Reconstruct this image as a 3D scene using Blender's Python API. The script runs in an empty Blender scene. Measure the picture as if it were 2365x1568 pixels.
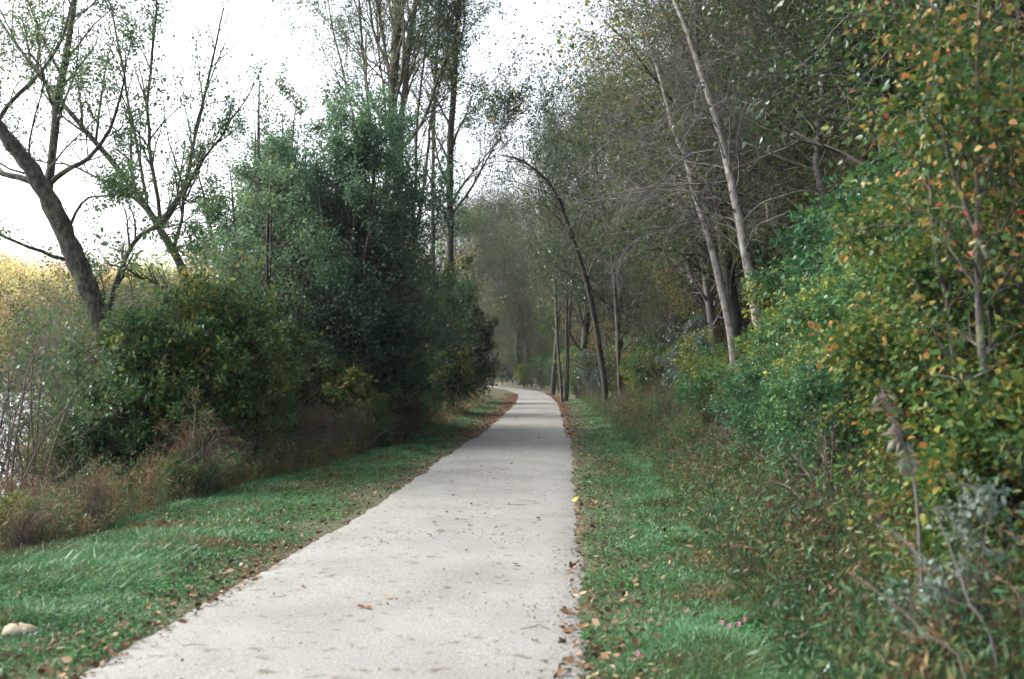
import bpy, math
import numpy as np
from mathutils import Vector

rng = np.random.default_rng(11)
R = math.radians
scene = bpy.context.scene
COL = scene.collection

# ------------------------------------------------------------------ camera
EYE = 1.6
PITCH = R(1.90)
F = 2300.0                      # focal length in units of a 2365 x 1568 picture
cd = bpy.data.cameras.new('camera')
cd.lens = 35.0; cd.sensor_width = 36.0
cd.clip_start = 0.05; cd.clip_end = 4000
cd.dof.use_dof = True; cd.dof.focus_distance = 17.0; cd.dof.aperture_fstop = 2.0
cam = bpy.data.objects.new('camera', cd); COL.objects.link(cam)
cam.location = (0, 0, EYE); cam.rotation_euler = (R(90) + PITCH, 0, 0)
scene.camera = cam

# ------------------------------------------------------------------ sky and light
w = bpy.data.worlds.new('World'); scene.world = w; w.use_nodes = True
nt = w.node_tree; bg = nt.nodes['Background']
SUN_EL, SUN_AZ = R(42), R(-75)          # azimuth measured from +Y towards +X
sky = nt.nodes.new('ShaderNodeTexSky'); sky.sky_type = 'NISHITA'; sky.sun_disc = False
sky.sun_elevation = SUN_EL; sky.sun_rotation = SUN_AZ
sky.air_density = 1.0; sky.dust_density = 6.0; sky.ozone_density = 1.0
hs = nt.nodes.new('ShaderNodeHueSaturation'); hs.inputs['Saturation'].default_value = 0.45
nt.links.new(sky.outputs[0], hs.inputs['Color']); nt.links.new(hs.outputs[0], bg.inputs[0])
bg.inputs[1].default_value = 0.15
sl = bpy.data.lights.new('sun', 'SUN'); sl.energy = 0.5; sl.angle = R(50); sl.color = (1.0, 0.94, 0.84)
so = bpy.data.objects.new('sun', sl); COL.objects.link(so)
d = Vector((math.sin(SUN_AZ) * math.cos(SUN_EL), math.cos(SUN_AZ) * math.cos(SUN_EL), math.sin(SUN_EL)))
so.rotation_euler = d.to_track_quat('Z', 'Y').to_euler()
scene.view_settings.view_transform = 'Standard'; scene.view_settings.look = 'None'
scene.view_settings.exposure = 1.98; scene.view_settings.gamma = 1.0

scene.render.engine = 'CYCLES'
cy = scene.cycles
cy.max_bounces = 10; cy.diffuse_bounces = 6; cy.glossy_bounces = 2; cy.transmission_bounces = 6
cy.volume_bounces = 0; cy.transparent_max_bounces = 4
cy.use_denoising = True
cy.use_adaptive_sampling = True; cy.adaptive_threshold = 0.02
cy.caustics_reflective = False; cy.caustics_refractive = False
cy.volume_step_rate = 4.0; cy.volume_max_steps = 64
cy.sample_clamp_indirect = 4.0
scene.render.use_persistent_data = False

# ------------------------------------------------------------------ land form
CY = np.array([-60, -20, 0, 5.2, 11.5, 26.3, 38, 50, 65, 82, 95, 110, 131, 150, 175, 210, 260, 400])
CX = np.array([-8.2, -3.4, -1.47, -0.96, -0.46, 0.34, .8, 1.25, 1.5, 1.4, .6, -1.2, -5, -10, -19, -36, -66, -150])
HW = 1.27                       # half width of the path

def _smooth_curve():
    ys = np.linspace(-60, 400, 461)
    xs = np.interp(ys, CY, CX)
    k = np.ones(7) / 7
    xs2 = np.convolve(np.pad(xs, 3, 'edge'), k, 'valid')
    return ys, xs2
_YS, _XS = _smooth_curve()
def cx(y): return np.interp(y, _YS, _XS)

_lat = rng.random((256, 256))
def vnoise(x, y, s=1.0):
    x = np.asarray(x, float) / s + 57.3; y = np.asarray(y, float) / s + 91.7
    xi = np.floor(x).astype(int); yi = np.floor(y).astype(int)
    fx = x - xi; fy = y - yi; fx = fx * fx * (3 - 2 * fx); fy = fy * fy * (3 - 2 * fy)
    g = lambda a, b: _lat[a % 256, b % 256]
    return (g(xi, yi) * (1 - fx) * (1 - fy) + g(xi + 1, yi) * fx * (1 - fy)
            + g(xi, yi + 1) * (1 - fx) * fy + g(xi + 1, yi + 1) * fx * fy)
def sst(a, b, x):
    t = np.clip((x - a) / (b - a), 0, 1); return t * t * (3 - 2 * t)

WATER_Z = -1.9
def H(x, y):
    x = np.asarray(x, float); y = np.asarray(y, float)
    u = x - cx(y)               # >0: right of the path
    r = np.maximum(u - 2.6, 0)
    hill = 0.16 * np.minimum(r, 6) + 0.26 * np.maximum(r - 6, 0)
    hill = 15 * np.tanh(hill / 15)
    l = np.maximum(-u - 3.4, 0)
    bank = -0.24 * l
    z = np.where(u > 0, hill, bank)
    lake = np.minimum.reduce([sst(9, 13, -u), sst(-96, -88, x + 6 * vnoise(x, y, 25)), sst(205, 190, y + 0.45 * x)])
    far = np.maximum(0, np.maximum(-88 - x, (y + 0.45 * x) - 200))
    land = np.where(u < -9, np.maximum(z, WATER_Z + 0.25) + 0.07 * np.minimum(far, 110) * sst(-9, -30, u), z)
    z = land * (1 - lake) + (WATER_Z - 1.2) * lake
    z = z + 0.05 * (vnoise(x, y, 1.3) - .5) * sst(1.6, 3.5, np.abs(u)) + 0.6 * (vnoise(x, y, 9) - .5) * sst(4, 14, u)
    return z

def P(px, py, Y):
    """point on the line of sight through (px, py) of the 2365-wide picture, Y metres ahead"""
    a = (px - 1182.5) / F; b = (784 - py) / F
    dy = math.cos(PITCH) - b * math.sin(PITCH); dz = math.sin(PITCH) + b * math.cos(PITCH)
    s = Y / dy
    return np.array([a * s, Y, EYE + dz * s])
def GX(px, Y): return (px - 1182.5) / F * Y

# ------------------------------------------------------------------ mesh helpers
def make_mesh(name, V, faces, mat, smooth=False):
    """faces: list of int arrays (n,k)"""
    me = bpy.data.meshes.new(name)
    V = np.ascontiguousarray(V, np.float32)
    me.vertices.add(len(V)); me.vertices.foreach_set('co', V.ravel())
    idx = np.concatenate([f.ravel() for f in faces]).astype(np.int32)
    tot = np.concatenate([np.full(len(f), f.shape[1]) for f in faces])
    start = np.concatenate([[0], np.cumsum(tot)[:-1]]).astype(np.int32)
    me.loops.add(len(idx)); me.loops.foreach_set('vertex_index', idx)
    me.polygons.add(len(tot)); me.polygons.foreach_set('loop_start', start)
    if smooth: me.polygons.foreach_set('use_smooth', np.ones(len(tot), bool))
    me.update(calc_edges=True)
    if mat is not None: me.materials.append(mat)
    return me

def tag(o, label=None, cat=None, group=None, kind=None):
    if label: o['label'] = label
    if cat: o['category'] = cat
    if group: o['group'] = group
    if kind: o['kind'] = kind
    return o
def empty(name, loc, rz=0.0, sc=1.0):
    o = bpy.data.objects.new(name, None); COL.objects.link(o)
    o.location = loc; o.rotation_euler = (0, 0, rz); o.scale = (sc, sc, sc); o.empty_display_size = .2
    return o
def part(name, me, parent=None):
    o = bpy.data.objects.new(name, me); COL.objects.link(o)
    if parent is not None: o.parent = parent
    return o

def norm(v): return v / np.maximum(np.linalg.norm(v, axis=-1, keepdims=True), 1e-9)

def frames(T):
    mean = norm(T.mean(axis=-2))
    ref = np.where(np.abs(mean[..., 2:3]) > .75, np.array([1., 0, 0]), np.array([0, 0, 1.]))
    U = norm(np.cross(T, ref[..., None, :])); W = np.cross(T, U)
    return U, W

def tubes(Pn, Rn, sides, lump=0.0):
    """Pn (N,n,3), Rn (N,n) -> verts, quads"""
    N, n, _ = Pn.shape
    T = norm(np.gradient(Pn, axis=1))
    U, W = frames(T)
    a = np.arange(sides) * 2 * np.pi / sides
    rr = Rn[:, :, None] * (1 + lump * rng.normal(size=(N, n, sides)))
    V = Pn[:, :, None, :] + rr[..., None] * (np.cos(a)[None, None, :, None] * U[:, :, None, :] + np.sin(a)[None, None, :, None] * W[:, :, None, :])
    base = (np.arange(N) * n * sides)[:, None, None] + (np.arange(n - 1) * sides)[None, :, None]
    i = np.arange(sides); j = (i + 1) % sides
    q = np.stack([base + i, base + j, base + sides + j, base + sides + i], -1).reshape(-1, 4)
    return V.reshape(-1, 3), q

def merge(parts):
    V, Fs, off = [], {}, 0
    for v, fl in parts:
        if not isinstance(fl, (list, tuple)): fl = [fl]
        for f in fl: Fs.setdefault(f.shape[1], []).append(f + off)
        V.append(v); off += len(v)
    return np.concatenate(V), [np.concatenate(x) for x in Fs.values()]

def spline(pts, n):
    pts = np.asarray(pts, float)
    if len(pts) == 2: return pts[0] + (pts[1] - pts[0]) * np.linspace(0, 1, n)[:, None]
    q = np.vstack([2 * pts[0] - pts[1], pts, 2 * pts[-1] - pts[-2]])
    s = np.linspace(0, len(pts) - 1 - 1e-6, n); i = s.astype(int); t = (s - i)[:, None]
    a, b, c, e = q[i], q[i + 1], q[i + 2], q[i + 3]
    return .5 * (2 * b + (c - a) * t + (2 * a - 5 * b + 4 * c - e) * t * t + (3 * b - a - 3 * c + e) * t ** 3)

def grow(Pn, Rn, k, t0, t1, ang, lenf, n=6, up=0.0, wander=0.12, rfac=.5, shape=None, absl=None, angv=12, rmin=.002, trop=0.0):
    """k side shoots on each parent line"""
    N, m, _ = Pn.shape
    t = t0 + (t1 - t0) * (np.arange(k) + rng.random((N, k))) / k
    f = np.clip(t * (m - 1), 0, m - 1.001); i = f.astype(int); fr = (f - i)[..., None]
    ar = np.arange(N)[:, None]
    A = Pn[ar, i]; B = Pn[ar, i + 1]; S = A + (B - A) * fr
    T = norm(B - A); r = Rn[ar, i] * (1 - fr[..., 0]) + Rn[ar, i + 1] * fr[..., 0]
    Lp = np.linalg.norm(np.diff(Pn, axis=1), axis=2).sum(1)[:, None] if absl is None else absl
    sh = np.ones_like(t) if shape is None else shape((t - t0) / max(t1 - t0, 1e-6))
    L = Lp * lenf * sh * rng.uniform(.65, 1.25, t.shape)
    ref = np.where(np.abs(T[..., 2:3]) > .8, np.array([1., 0, 0]), np.array([0, 0, 1.]))
    U = norm(np.cross(T, ref)); W = np.cross(T, U)
    ph = (np.arange(k) * 2.399)[None, :] + rng.random((N, 1)) * 6.28 + rng.normal(0, .5, t.shape)
    a = np.radians(ang + rng.normal(0, angv, t.shape))[..., None]
    D = T * np.cos(a) + (U * np.cos(ph)[..., None] + W * np.sin(ph)[..., None]) * np.sin(a)
    D[..., 2] += up; D = norm(D)
    S = S.reshape(-1, 3); D = D.reshape(-1, 3); L = L.reshape(-1); r0 = np.maximum(np.minimum(r.reshape(-1) * rfac, L * .03 + .002), rmin)
    out = [S]; p = S
    for s in range(n - 1):
        D = D + rng.normal(0, wander, D.shape); D[:, 2] += trop; D = norm(D)
        p = p + D * (L / (n - 1))[:, None]; out.append(p)
    Pc = np.stack(out, 1)
    Rc = r0[:, None] * np.linspace(1, .28, n)[None, :]
    return Pc, np.maximum(Rc, rmin * .6)

# leaf outlines (x across, y along), all in units of the leaf's length
LEAF4 = (np.array([[0, 0, 0], [.30, .45, .05], [0, 1, -.06], [-.30, .45, .05]]), [np.array([[0, 1, 2, 3]])])
LEAFN = (np.array([[0, 0, 0], [.13, .4, .02], [0, 1, -.12], [-.13, .4, .02]]), [np.array([[0, 1, 2, 3]])])
LEAF8 = (np.array([[0, 0, 0], [.24, .2, .06], [.31, .48, .07], [.16, .78, .02], [0, 1, -.08], [-.16, .78, .02], [-.31, .48, .07], [-.24, .2, .06], [0, .5, 0]]),
         [np.array([[0, 1, 2, 8], [8, 2, 3, 4], [0, 8, 6, 7], [8, 4, 5, 6]])])
LEAFM = (np.array([[0, 0, 0], [.34, .12, .03], [.22, .33, .0], [.5, .55, .08], [.2, .6, .02], [0, 1, -.06], [-.2, .6, .02], [-.5, .55, .08], [-.22, .33, 0], [-.34, .12, .03], [0, .45, 0]]),
         [np.array([[0, 1, 2, 10], [10, 2, 3, 4], [10, 4, 5, 6], [10, 6, 7, 8], [0, 10, 8, 9]])])

def leaves(C, D, size, tmpl=LEAF4, tilt=.6, sizev=.3, sel=None):
    """C centres, D growth direction of each leaf"""
    n = len(C)
    D = norm(D + rng.normal(0, .35, D.shape))
    Nn = norm(np.array([0, 0, 1.]) + rng.normal(0, tilt, (n, 3)))
    X = norm(np.cross(D, Nn)); Z = np.cross(X, D)
    s = (size * np.clip(1 + sizev * rng.normal(size=n), .4, 1.8))[:, None, None]
    tv, tf = tmpl
    V = C[:, None, :] + s * (tv[None, :, 0:1] * X[:, None] + tv[None, :, 1:2] * D[:, None] + tv[None, :, 2:3] * Z[:, None])
    k = len(tv); off = (np.arange(n) * k)[:, None, None]
    return V.reshape(-1, 3), [(f[None] + off).reshape(-1, f.shape[1]) for f in tf]

def leaf_on(Pt, per, size, tmpl=LEAF4, t0=.15, spread=.05, droop=.0, tilt=.6, keep=1.0, clump=None):
    N, m, _ = Pt.shape
    t = t0 + (1 - t0) * rng.random((N, per)) ** .8
    f = np.clip(t * (m - 1), 0, m - 1.001); i = f.astype(int); fr = (f - i)[..., None]; ar = np.arange(N)[:, None]
    A = Pt[ar, i]; B = Pt[ar, i + 1]; C = (A + (B - A) * fr).reshape(-1, 3); T = norm(B - A).reshape(-1, 3)
    side = rng.normal(size=C.shape); D = norm(T * .6 + norm(side) * .9 + np.array([0, 0, -droop]))
    C = C + side * spread
    k = rng.random(len(C)) < keep
    if clump is not None:
        cs, th = clump
        nn = vnoise(C[:, 0] + C[:, 2] * .7, C[:, 1] + C[:, 2] * .9, cs)
        k &= nn + rng.normal(0, .08, len(C)) > th
    return leaves(C[k], D[k], size, tmpl, tilt)

# ------------------------------------------------------------------ materials
def new_mat(name):
    m = bpy.data.materials.new(name); m.use_nodes = True; t = m.node_tree; t.nodes.clear()
    out = t.nodes.new('ShaderNodeOutputMaterial'); return m, t, out
def ramp(t, stops):
    r = t.nodes.new('ShaderNodeValToRGB'); e = r.color_ramp.elements
    while len(e) < len(stops): e.new(.5)
    for k, (p, c) in enumerate(stops): e[k].position = p; e[k].color = (*c, 1)
    return r
def math_node(t, op, a, b):
    n = t.nodes.new('ShaderNodeMath'); n.operation = op
    for k, v in enumerate((a, b)):
        if isinstance(v, (int, float)): n.inputs[k].default_value = v
        else: t.links.new(v, n.inputs[k])
    return n.outputs[0]

def leaf_mat(name, stops, nscale=.5, transl=.3, gloss=.10, rough=.45, wi=.45, wn=.75, wo=.2):
    m, t, out = new_mat(name)
    g = t.nodes.new('ShaderNodeNewGeometry'); oi = t.nodes.new('ShaderNodeObjectInfo')
    no = t.nodes.new('ShaderNodeTexNoise'); no.inputs['Scale'].default_value = nscale; no.inputs['Detail'].default_value = 2
    t.links.new(g.outputs['Position'], no.inputs['Vector'])
    a = math_node(t, 'MULTIPLY', g.outputs['Random Per Island'], wi)
    b = math_node(t, 'MULTIPLY', math_node(t, 'SUBTRACT', no.outputs['Fac'], .5), wn * 2)
    c = math_node(t, 'MULTIPLY', math_node(t, 'SUBTRACT', oi.outputs['Random'], .5), wo * 2)
    s = math_node(t, 'ADD', math_node(t, 'ADD', a, b), math_node(t, 'ADD', c, .5 - wi / 2))
    r = ramp(t, stops); t.links.new(s, r.inputs[0])
    df = t.nodes.new('ShaderNodeBsdfDiffuse'); tr = t.nodes.new('ShaderNodeBsdfTranslucent'); gl = t.nodes.new('ShaderNodeBsdfGlossy')
    gl.inputs['Roughness'].default_value = rough; gl.inputs['Color'].default_value = (.8, .9, .95, 1)
    hsv = t.nodes.new('ShaderNodeHueSaturation'); hsv.inputs['Value'].default_value = 1.35; hsv.inputs['Hue'].default_value = .485
    t.links.new(r.outputs[0], df.inputs[0]); t.links.new(r.outputs[0], hsv.inputs['Color']); t.links.new(hsv.outputs[0], tr.inputs[0])
    m1 = t.nodes.new('ShaderNodeMixShader'); m1.inputs[0].default_value = transl
    t.links.new(df.outputs[0], m1.inputs[1]); t.links.new(tr.outputs[0], m1.inputs[2])
    m2 = t.nodes.new('ShaderNodeMixShader'); lw = t.nodes.new('ShaderNodeLayerWeight'); lw.inputs[0].default_value = .25
    t.links.new(math_node(t, 'ADD', math_node(t, 'MULTIPLY', lw.outputs['Fresnel'], gloss * .8), gloss * .12), m2.inputs[0])
    t.links.new(m1.outputs[0], m2.inputs[1]); t.links.new(gl.outputs[0], m2.inputs[2])
    t.links.new(m2.outputs[0], out.inputs[0])
    return m

def bark_mat(name, c1, c2, c3=None, scale=6, stretch=.25, bump=.6, lichen=.0):
    m, t, out = new_mat(name)
    b = t.nodes.new('ShaderNodeBsdfPrincipled'); b.inputs['Roughness'].default_value = .9
    tc = t.nodes.new('ShaderNodeTexCoord'); mp = t.nodes.new('ShaderNodeMapping'); mp.inputs['Scale'].default_value = (1, 1, stretch)
    no = t.nodes.new('ShaderNodeTexNoise'); no.inputs['Scale'].default_value = scale; no.inputs['Detail'].default_value = 6
    n2 = t.nodes.new('ShaderNodeTexNoise'); n2.inputs['Scale'].default_value = scale * .3; n2.inputs['Detail'].default_value = 4
    t.links.new(tc.outputs['Object'], mp.inputs[0]); t.links.new(mp.outputs[0], no.inputs['Vector']); t.links.new(tc.outputs['Object'], n2.inputs['Vector'])
    r = ramp(t, [(.32, c1), (.5, c2), (.68, c3 or c2)]); t.links.new(no.outputs['Fac'], r.inputs[0])
    mx = t.nodes.new('ShaderNodeMixRGB'); mx.inputs[2].default_value = (.16, .2, .09, 1)
    rr = ramp(t, [(.55, (0, 0, 0)), (.65, (lichen,) * 3)]); t.links.new(n2.outputs['Fac'], rr.inputs[0]); t.links.new(rr.outputs[0], mx.inputs[0])
    t.links.new(r.outputs[0], mx.inputs[1]); t.links.new(mx.outputs[0], b.inputs['Base Color'])
    bp = t.nodes.new('ShaderNodeBump'); bp.inputs['Strength'].default_value = bump; bp.inputs['Distance'].default_value = .03
    t.links.new(no.outputs['Fac'], bp.inputs['Height']); t.links.new(bp.outputs[0], b.inputs['Normal'])
    t.links.new(b.outputs[0], out.inputs[0])
    return m

G1 = (.022, .062, .034); G2 = (.035, .085, .036); G3 = (.065, .12, .035); Y1 = (.16, .19, .04); Y2 = (.36, .30, .05)
BR = (.10, .060, .030); OR = (.42, .17, .05); RD = (.42, .06, .04)
M = {}
M['dense'] = leaf_mat('dense_green_leaves', [(0, (.04, .085, .05)), (.45, (.06, .12, .066)), (.75, (.09, .155, .072)), (1, (.15, .19, .06))], .45, gloss=.1, transl=.5)
M['willow'] = leaf_mat('open_green_leaves', [(0, (.035, .075, .03)), (.5, (.06, .12, .05)), (.8, (.10, .15, .05)), (1, (.3, .27, .06))], .3, transl=.4)
M['forest'] = leaf_mat('wood_leaves', [(0, (.022, .048, .02)), (.38, (.04, .072, .025)), (.64, (.065, .095, .028)), (.86, (.12, .13, .035)), (1, (.26, .2, .05))], .14, transl=.4, gloss=.06, wi=.6)
M['forestdark'] = leaf_mat('dark_wood_leaves', [(0, (.022, .045, .022)), (.6, (.04, .068, .028)), (.9, (.09, .1, .03)), (1, (.14, .1, .035))], .15, transl=.25)
M['autumn'] = leaf_mat('ochre_leaves', [(0, (.06, .075, .025)), (.4, (.14, .12, .03)), (.7, (.25, .16, .035)), (1, (.24, .09, .035))], .5)
M['red'] = leaf_mat('turning_leaves', [(0, (.02, .055, .018)), (.5, (.038, .085, .02)), (.68, (.075, .11, .02)), (.74, (.16, .16, .03)), (.87, (.26, .17, .05)), (.955, (.34, .14, .06)), (1, (.34, .04, .03))], 1.2, wi=.8, wn=.45, gloss=.07, wo=0)
M['turnlow'] = leaf_mat('yellow_green_bush_leaves', [(0, (.02, .055, .02)), (.5, (.035, .085, .025)), (.76, (.07, .115, .025)), (.9, (.15, .16, .035)), (.98, (.22, .17, .04)), (1, (.26, .13, .04))], 1.2, wi=.75, wn=.35, gloss=.06)
M['shrub'] = leaf_mat('shrub_leaves', [(0, (.026, .075, .035)), (.4, (.04, .115, .045)), (.65, (.07, .15, .045)), (.85, (.17, .21, .04)), (1, (.42, .37, .05))], .8, wi=.6, transl=.38)
M['vine'] = leaf_mat('vine_leaves', [(0, (.024, .06, .028)), (.5, (.04, .10, .034)), (.72, (.085, .14, .035)), (.88, (.22, .22, .045)), (.99, (.32, .26, .05)), (1, (.3, .1, .05))], .7, wi=.6, wn=.35)
M['bluegreen'] = leaf_mat('blue_green_leaves', [(0, (.04, .07, .055)), (.6, (.07, .11, .085)), (1, (.13, .16, .12))], .8, gloss=.16)
M['dry'] = leaf_mat('dry_weed_leaves', [(0, (.06, .034, .02)), (.4, (.13, .075, .042)), (.66, (.19, .125, .068)), (.78, (.09, .10, .035)), (.9, (.11, .14, .045)), (1, (.26, .22, .12))], 1.2, transl=.2, gloss=.05)
M['weed'] = leaf_mat('green_weed_leaves', [(0, (.10, .065, .035)), (.14, (.07, .06, .03)), (.24, (.024, .06, .026)), (.48, (.035, .095, .042)), (.7, (.06, .125, .055)), (.88, (.14, .16, .05)), (1, (.2, .14, .07))], 1.1, wi=.7, wn=.9)
M['farlit'] = leaf_mat('sunlit_yellow_leaves', [(0, (.2, .24, .07)), (.3, (.38, .39, .13)), (.55, (.5, .44, .17)), (.8, (.46, .33, .16)), (1, (.16, .2, .07))], .06, transl=.5, gloss=0, wo=.35)  # autumn yellow, brightened so the leaf colour carries warm sunlight
M['grass'] = leaf_mat('grass_blades', [(0, (.17, .125, .06)), (.22, (.10, .085, .035)), (.38, (.055, .085, .024)), (.58, (.045, .11, .03)), (.78, (.06, .18, .08)), (1, (.12, .24, .11))], .9, wi=.75, wn=1.1, gloss=.08, transl=.3)
M['coarse'] = leaf_mat('coarse_grass_blades', [(0, (.18, .14, .075)), (.36, (.12, .095, .045)), (.5, (.04, .085, .03)), (.8, (.05, .12, .05)), (1, (.1, .2, .1))], 1.0, wi=.7, wn=.9)
M['clover'] = leaf_mat('clover_leaves', [(0, (.03, .10, .03)), (.6, (.05, .15, .045)), (1, (.1, .2, .06))], 1.5, gloss=.1)
M['litter'] = leaf_mat('fallen_leaf_colours', [(0, (.05, .035, .02)), (.3, (.09, .055, .035)), (.5, (.15, .09, .05)), (.7, (.24, .16, .095)), (.85, (.34, .27, .17)), (.95, (.36, .22, .04)), (1, (.3, .12, .03))], 1.1, transl=.1, wi=.95, wn=.3, gloss=.06)
M['litterred'] = leaf_mat('russet_litter', [(0, (.05, .025, .018)), (.4, (.12, .055, .036)), (.75, (.2, .10, .06)), (1, (.26, .17, .09))], 1.1, transl=.1, wi=.9, wn=.3, gloss=.04)
M['bark'] = bark_mat('grey_brown_bark', (.014, .012, .010), (.045, .038, .031), (.10, .09, .075), scale=17, stretch=.6, lichen=.35, bump=1.)
M['barkdark'] = bark_mat('dark_bark', (.018, .015, .013), (.038, .032, .028), (.065, .056, .048), lichen=.3)
M['barkpale'] = bark_mat('pale_mottled_bark', (.07, .06, .055), (.21, .195, .18), (.31, .30, .28), scale=9, stretch=.8, bump=.3, lichen=.25)
M['barktan'] = bark_mat('tan_green_bark', (.035, .03, .02), (.07, .062, .04), (.10, .09, .06), scale=7, lichen=.5)
M['twig'] = bark_mat('grey_twig', (.06, .053, .053), (.105, .095, .097), (.155, .142, .145), scale=4, bump=.1)
M['twigbrown'] = bark_mat('brown_twig', (.06, .045, .035), (.12, .09, .07), (.18, .15, .12), scale=4, bump=.1)

# ------------------------------------------------------------------ ground, path, water, lake shore
def ground():
    xs = np.concatenate([-np.geomspace(600, 42, 40), np.linspace(-40, -9, 60), np.linspace(-8.7, 9, 110), np.linspace(9.4, 45, 70), np.geomspace(47, 600, 36)])
    ys = np.concatenate([-np.geomspace(500, 12, 30), np.linspace(-11, 45, 230), np.linspace(45.6, 160, 150), np.geomspace(162, 1500, 60)])
    X, Y = np.meshgrid(xs, ys); Z = H(X, Y)
    V = np.stack([X, Y, Z], -1).reshape(-1, 3); nx, ny = len(xs), len(ys)
    i = np.arange(nx - 1)[None, :] + nx * np.arange(ny - 1)[:, None]
    q = np.stack([i, i + 1, i + 1 + nx, i + nx], -1).reshape(-1, 4)
    m, t, out = new_mat('forest_floor')
    b = t.nodes.new('ShaderNodeBsdfPrincipled'); b.inputs['Roughness'].default_value = 1
    g = t.nodes.new('ShaderNodeNewGeometry')
    n1 = t.nodes.new('ShaderNodeTexNoise'); n1.inputs['Scale'].default_value = 14; n1.inputs['Detail'].default_value = 8
    n2 = t.nodes.new('ShaderNodeTexNoise'); n2.inputs['Scale'].default_value = .5; n2.inputs['Detail'].default_value = 3
    for n in (n1, n2): t.links.new(g.outputs['Position'], n.inputs['Vector'])
    r1 = ramp(t, [(.3, (.028, .022, .012)), (.5, (.06, .046, .025)), (.7, (.12, .08, .045))]); t.links.new(n1.outputs['Fac'], r1.inputs[0])
    r2 = ramp(t, [(.3, (.025, .04, .014)), (.55, (.045, .07, .025)), (.75, (.10, .09, .045))]); t.links.new(n1.outputs['Fac'], r2.inputs[0])
    mx = t.nodes.new('ShaderNodeMixRGB'); rr = ramp(t, [(.42, (0, 0, 0)), (.58, (1, 1, 1))]); t.links.new(n2.outputs['Fac'], rr.inputs[0])
    t.links.new(rr.outputs[0], mx.inputs[0]); t.links.new(r1.outputs[0], mx.inputs[1]); t.links.new(r2.outputs[0], mx.inputs[2])
    t.links.new(mx.outputs[0], b.inputs['Base Color'])
    bp = t.nodes.new('ShaderNodeBump'); bp.inputs['Distance'].default_value = .05; t.links.new(n1.outputs['Fac'], bp.inputs['Height']); t.links.new(bp.outputs[0], b.inputs['Normal'])
    t.links.new(b.outputs[0], out.inputs[0])
    tag(part('ground', make_mesh('ground', V, [q], m, True)), kind='structure')

def path():
    ys = np.concatenate([np.linspace(-20, 2, 60), np.linspace(2.04, 60, 900), np.linspace(60.3, 240, 300)])
    c = cx(ys); tx = np.gradient(c, ys); nrm = np.stack([1 / np.sqrt(1 + tx ** 2), -tx / np.sqrt(1 + tx ** 2)], -1)
    us = np.array([-1, -.92, -.75, -.5, -.25, 0, .25, .5, .75, .92, 1])
    V = []
    for u in us:
        e = 0.
        if abs(u) > .9:
            s = np.sign(u); e = s * (.07 * (vnoise(ys * 1.0, 3 + s * 9 + 0 * ys, .9) - .5) + .07 * (vnoise(ys, 40 + s * 7 + 0 * ys, .22) - .5) + .06 * (vnoise(ys, 80 + s * 7 + 0 * ys, .07) - .5))
        off = u * (HW + np.interp(ys, [0, 5, 9, 12, 30], [.13, .13, .03, -.03, 0])) + e
        x = c + nrm[:, 0] * off; y = ys + nrm[:, 1] * off
        z = np.where(abs(u) > .99, -0.02, .012 + .03 * (1 - u * u)) + 0 * x
        z = z + .012 * (vnoise(x, y, .8) - .5)
        V.append(np.stack([x, y, z], -1))
    V = np.stack(V, 1); n, k, _ = V.shape
    i = np.arange(k - 1)[None, :] + k * np.arange(n - 1)[:, None]
    q = np.stack([i, i + 1, i + 1 + k, i + k], -1).reshape(-1, 4)
    m, t, out = new_mat('crushed_limestone')
    b = t.nodes.new('ShaderNodeBsdfPrincipled'); b.inputs['Roughness'].default_value = .95; b.inputs['Specular IOR Level'].default_value = .2
    g = t.nodes.new('ShaderNodeNewGeometry')
    ns = []
    for s, dd in ((70, 4), (1.1, 4), (9, 4), (260, 2)):
        nn = t.nodes.new('ShaderNodeTexNoise'); nn.inputs['Scale'].default_value = s; nn.inputs['Detail'].default_value = dd; t.links.new(g.outputs['Position'], nn.inputs['Vector']); ns.append(nn)
    r1 = ramp(t, [(.3, (.142, .143, .136)), (.5, (.224, .226, .215)), (.72, (.295, .296, .284))]); t.links.new(ns[0].outputs['Fac'], r1.inputs[0])
    r2 = ramp(t, [(.3, (.80, .79, .765)), (.5, (.93, .93, .92)), (.62, (1, 1, 1))]); t.links.new(ns[1].outputs['Fac'], r2.inputs[0])
    r3 = ramp(t, [(.30, (.60, .54, .45)), (.39, (1, 1, 1))]); t.links.new(ns[2].outputs['Fac'], r3.inputs[0])
    r4 = ramp(t, [(.35, (.8, .79, .77)), (.65, (1.0, 1.0, 1.0))]); t.links.new(ns[3].outputs['Fac'], r4.inputs[0])
    src = r1.outputs[0]
    for r in (r2, r3, r4):
        mx = t.nodes.new('ShaderNodeMixRGB'); mx.blend_type = 'MULTIPLY'; mx.inputs[0].default_value = 1
        t.links.new(src, mx.inputs[1]); t.links.new(r.outputs[0], mx.inputs[2]); src = mx.outputs[0]
    t.links.new(src, b.inputs['Base Color'])
    bp = t.nodes.new('ShaderNodeBump'); bp.inputs['Distance'].default_value = .006; bp.inputs['Strength'].default_value = .7
    t.links.new(ns[0].outputs['Fac'], bp.inputs['Height']); t.links.new(bp.outputs[0], b.inputs['Normal'])
    t.links.new(b.outputs[0], out.inputs[0])
    tag(part('path', make_mesh('path', V.reshape(-1, 3), [q], m, True)), kind='structure')

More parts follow.
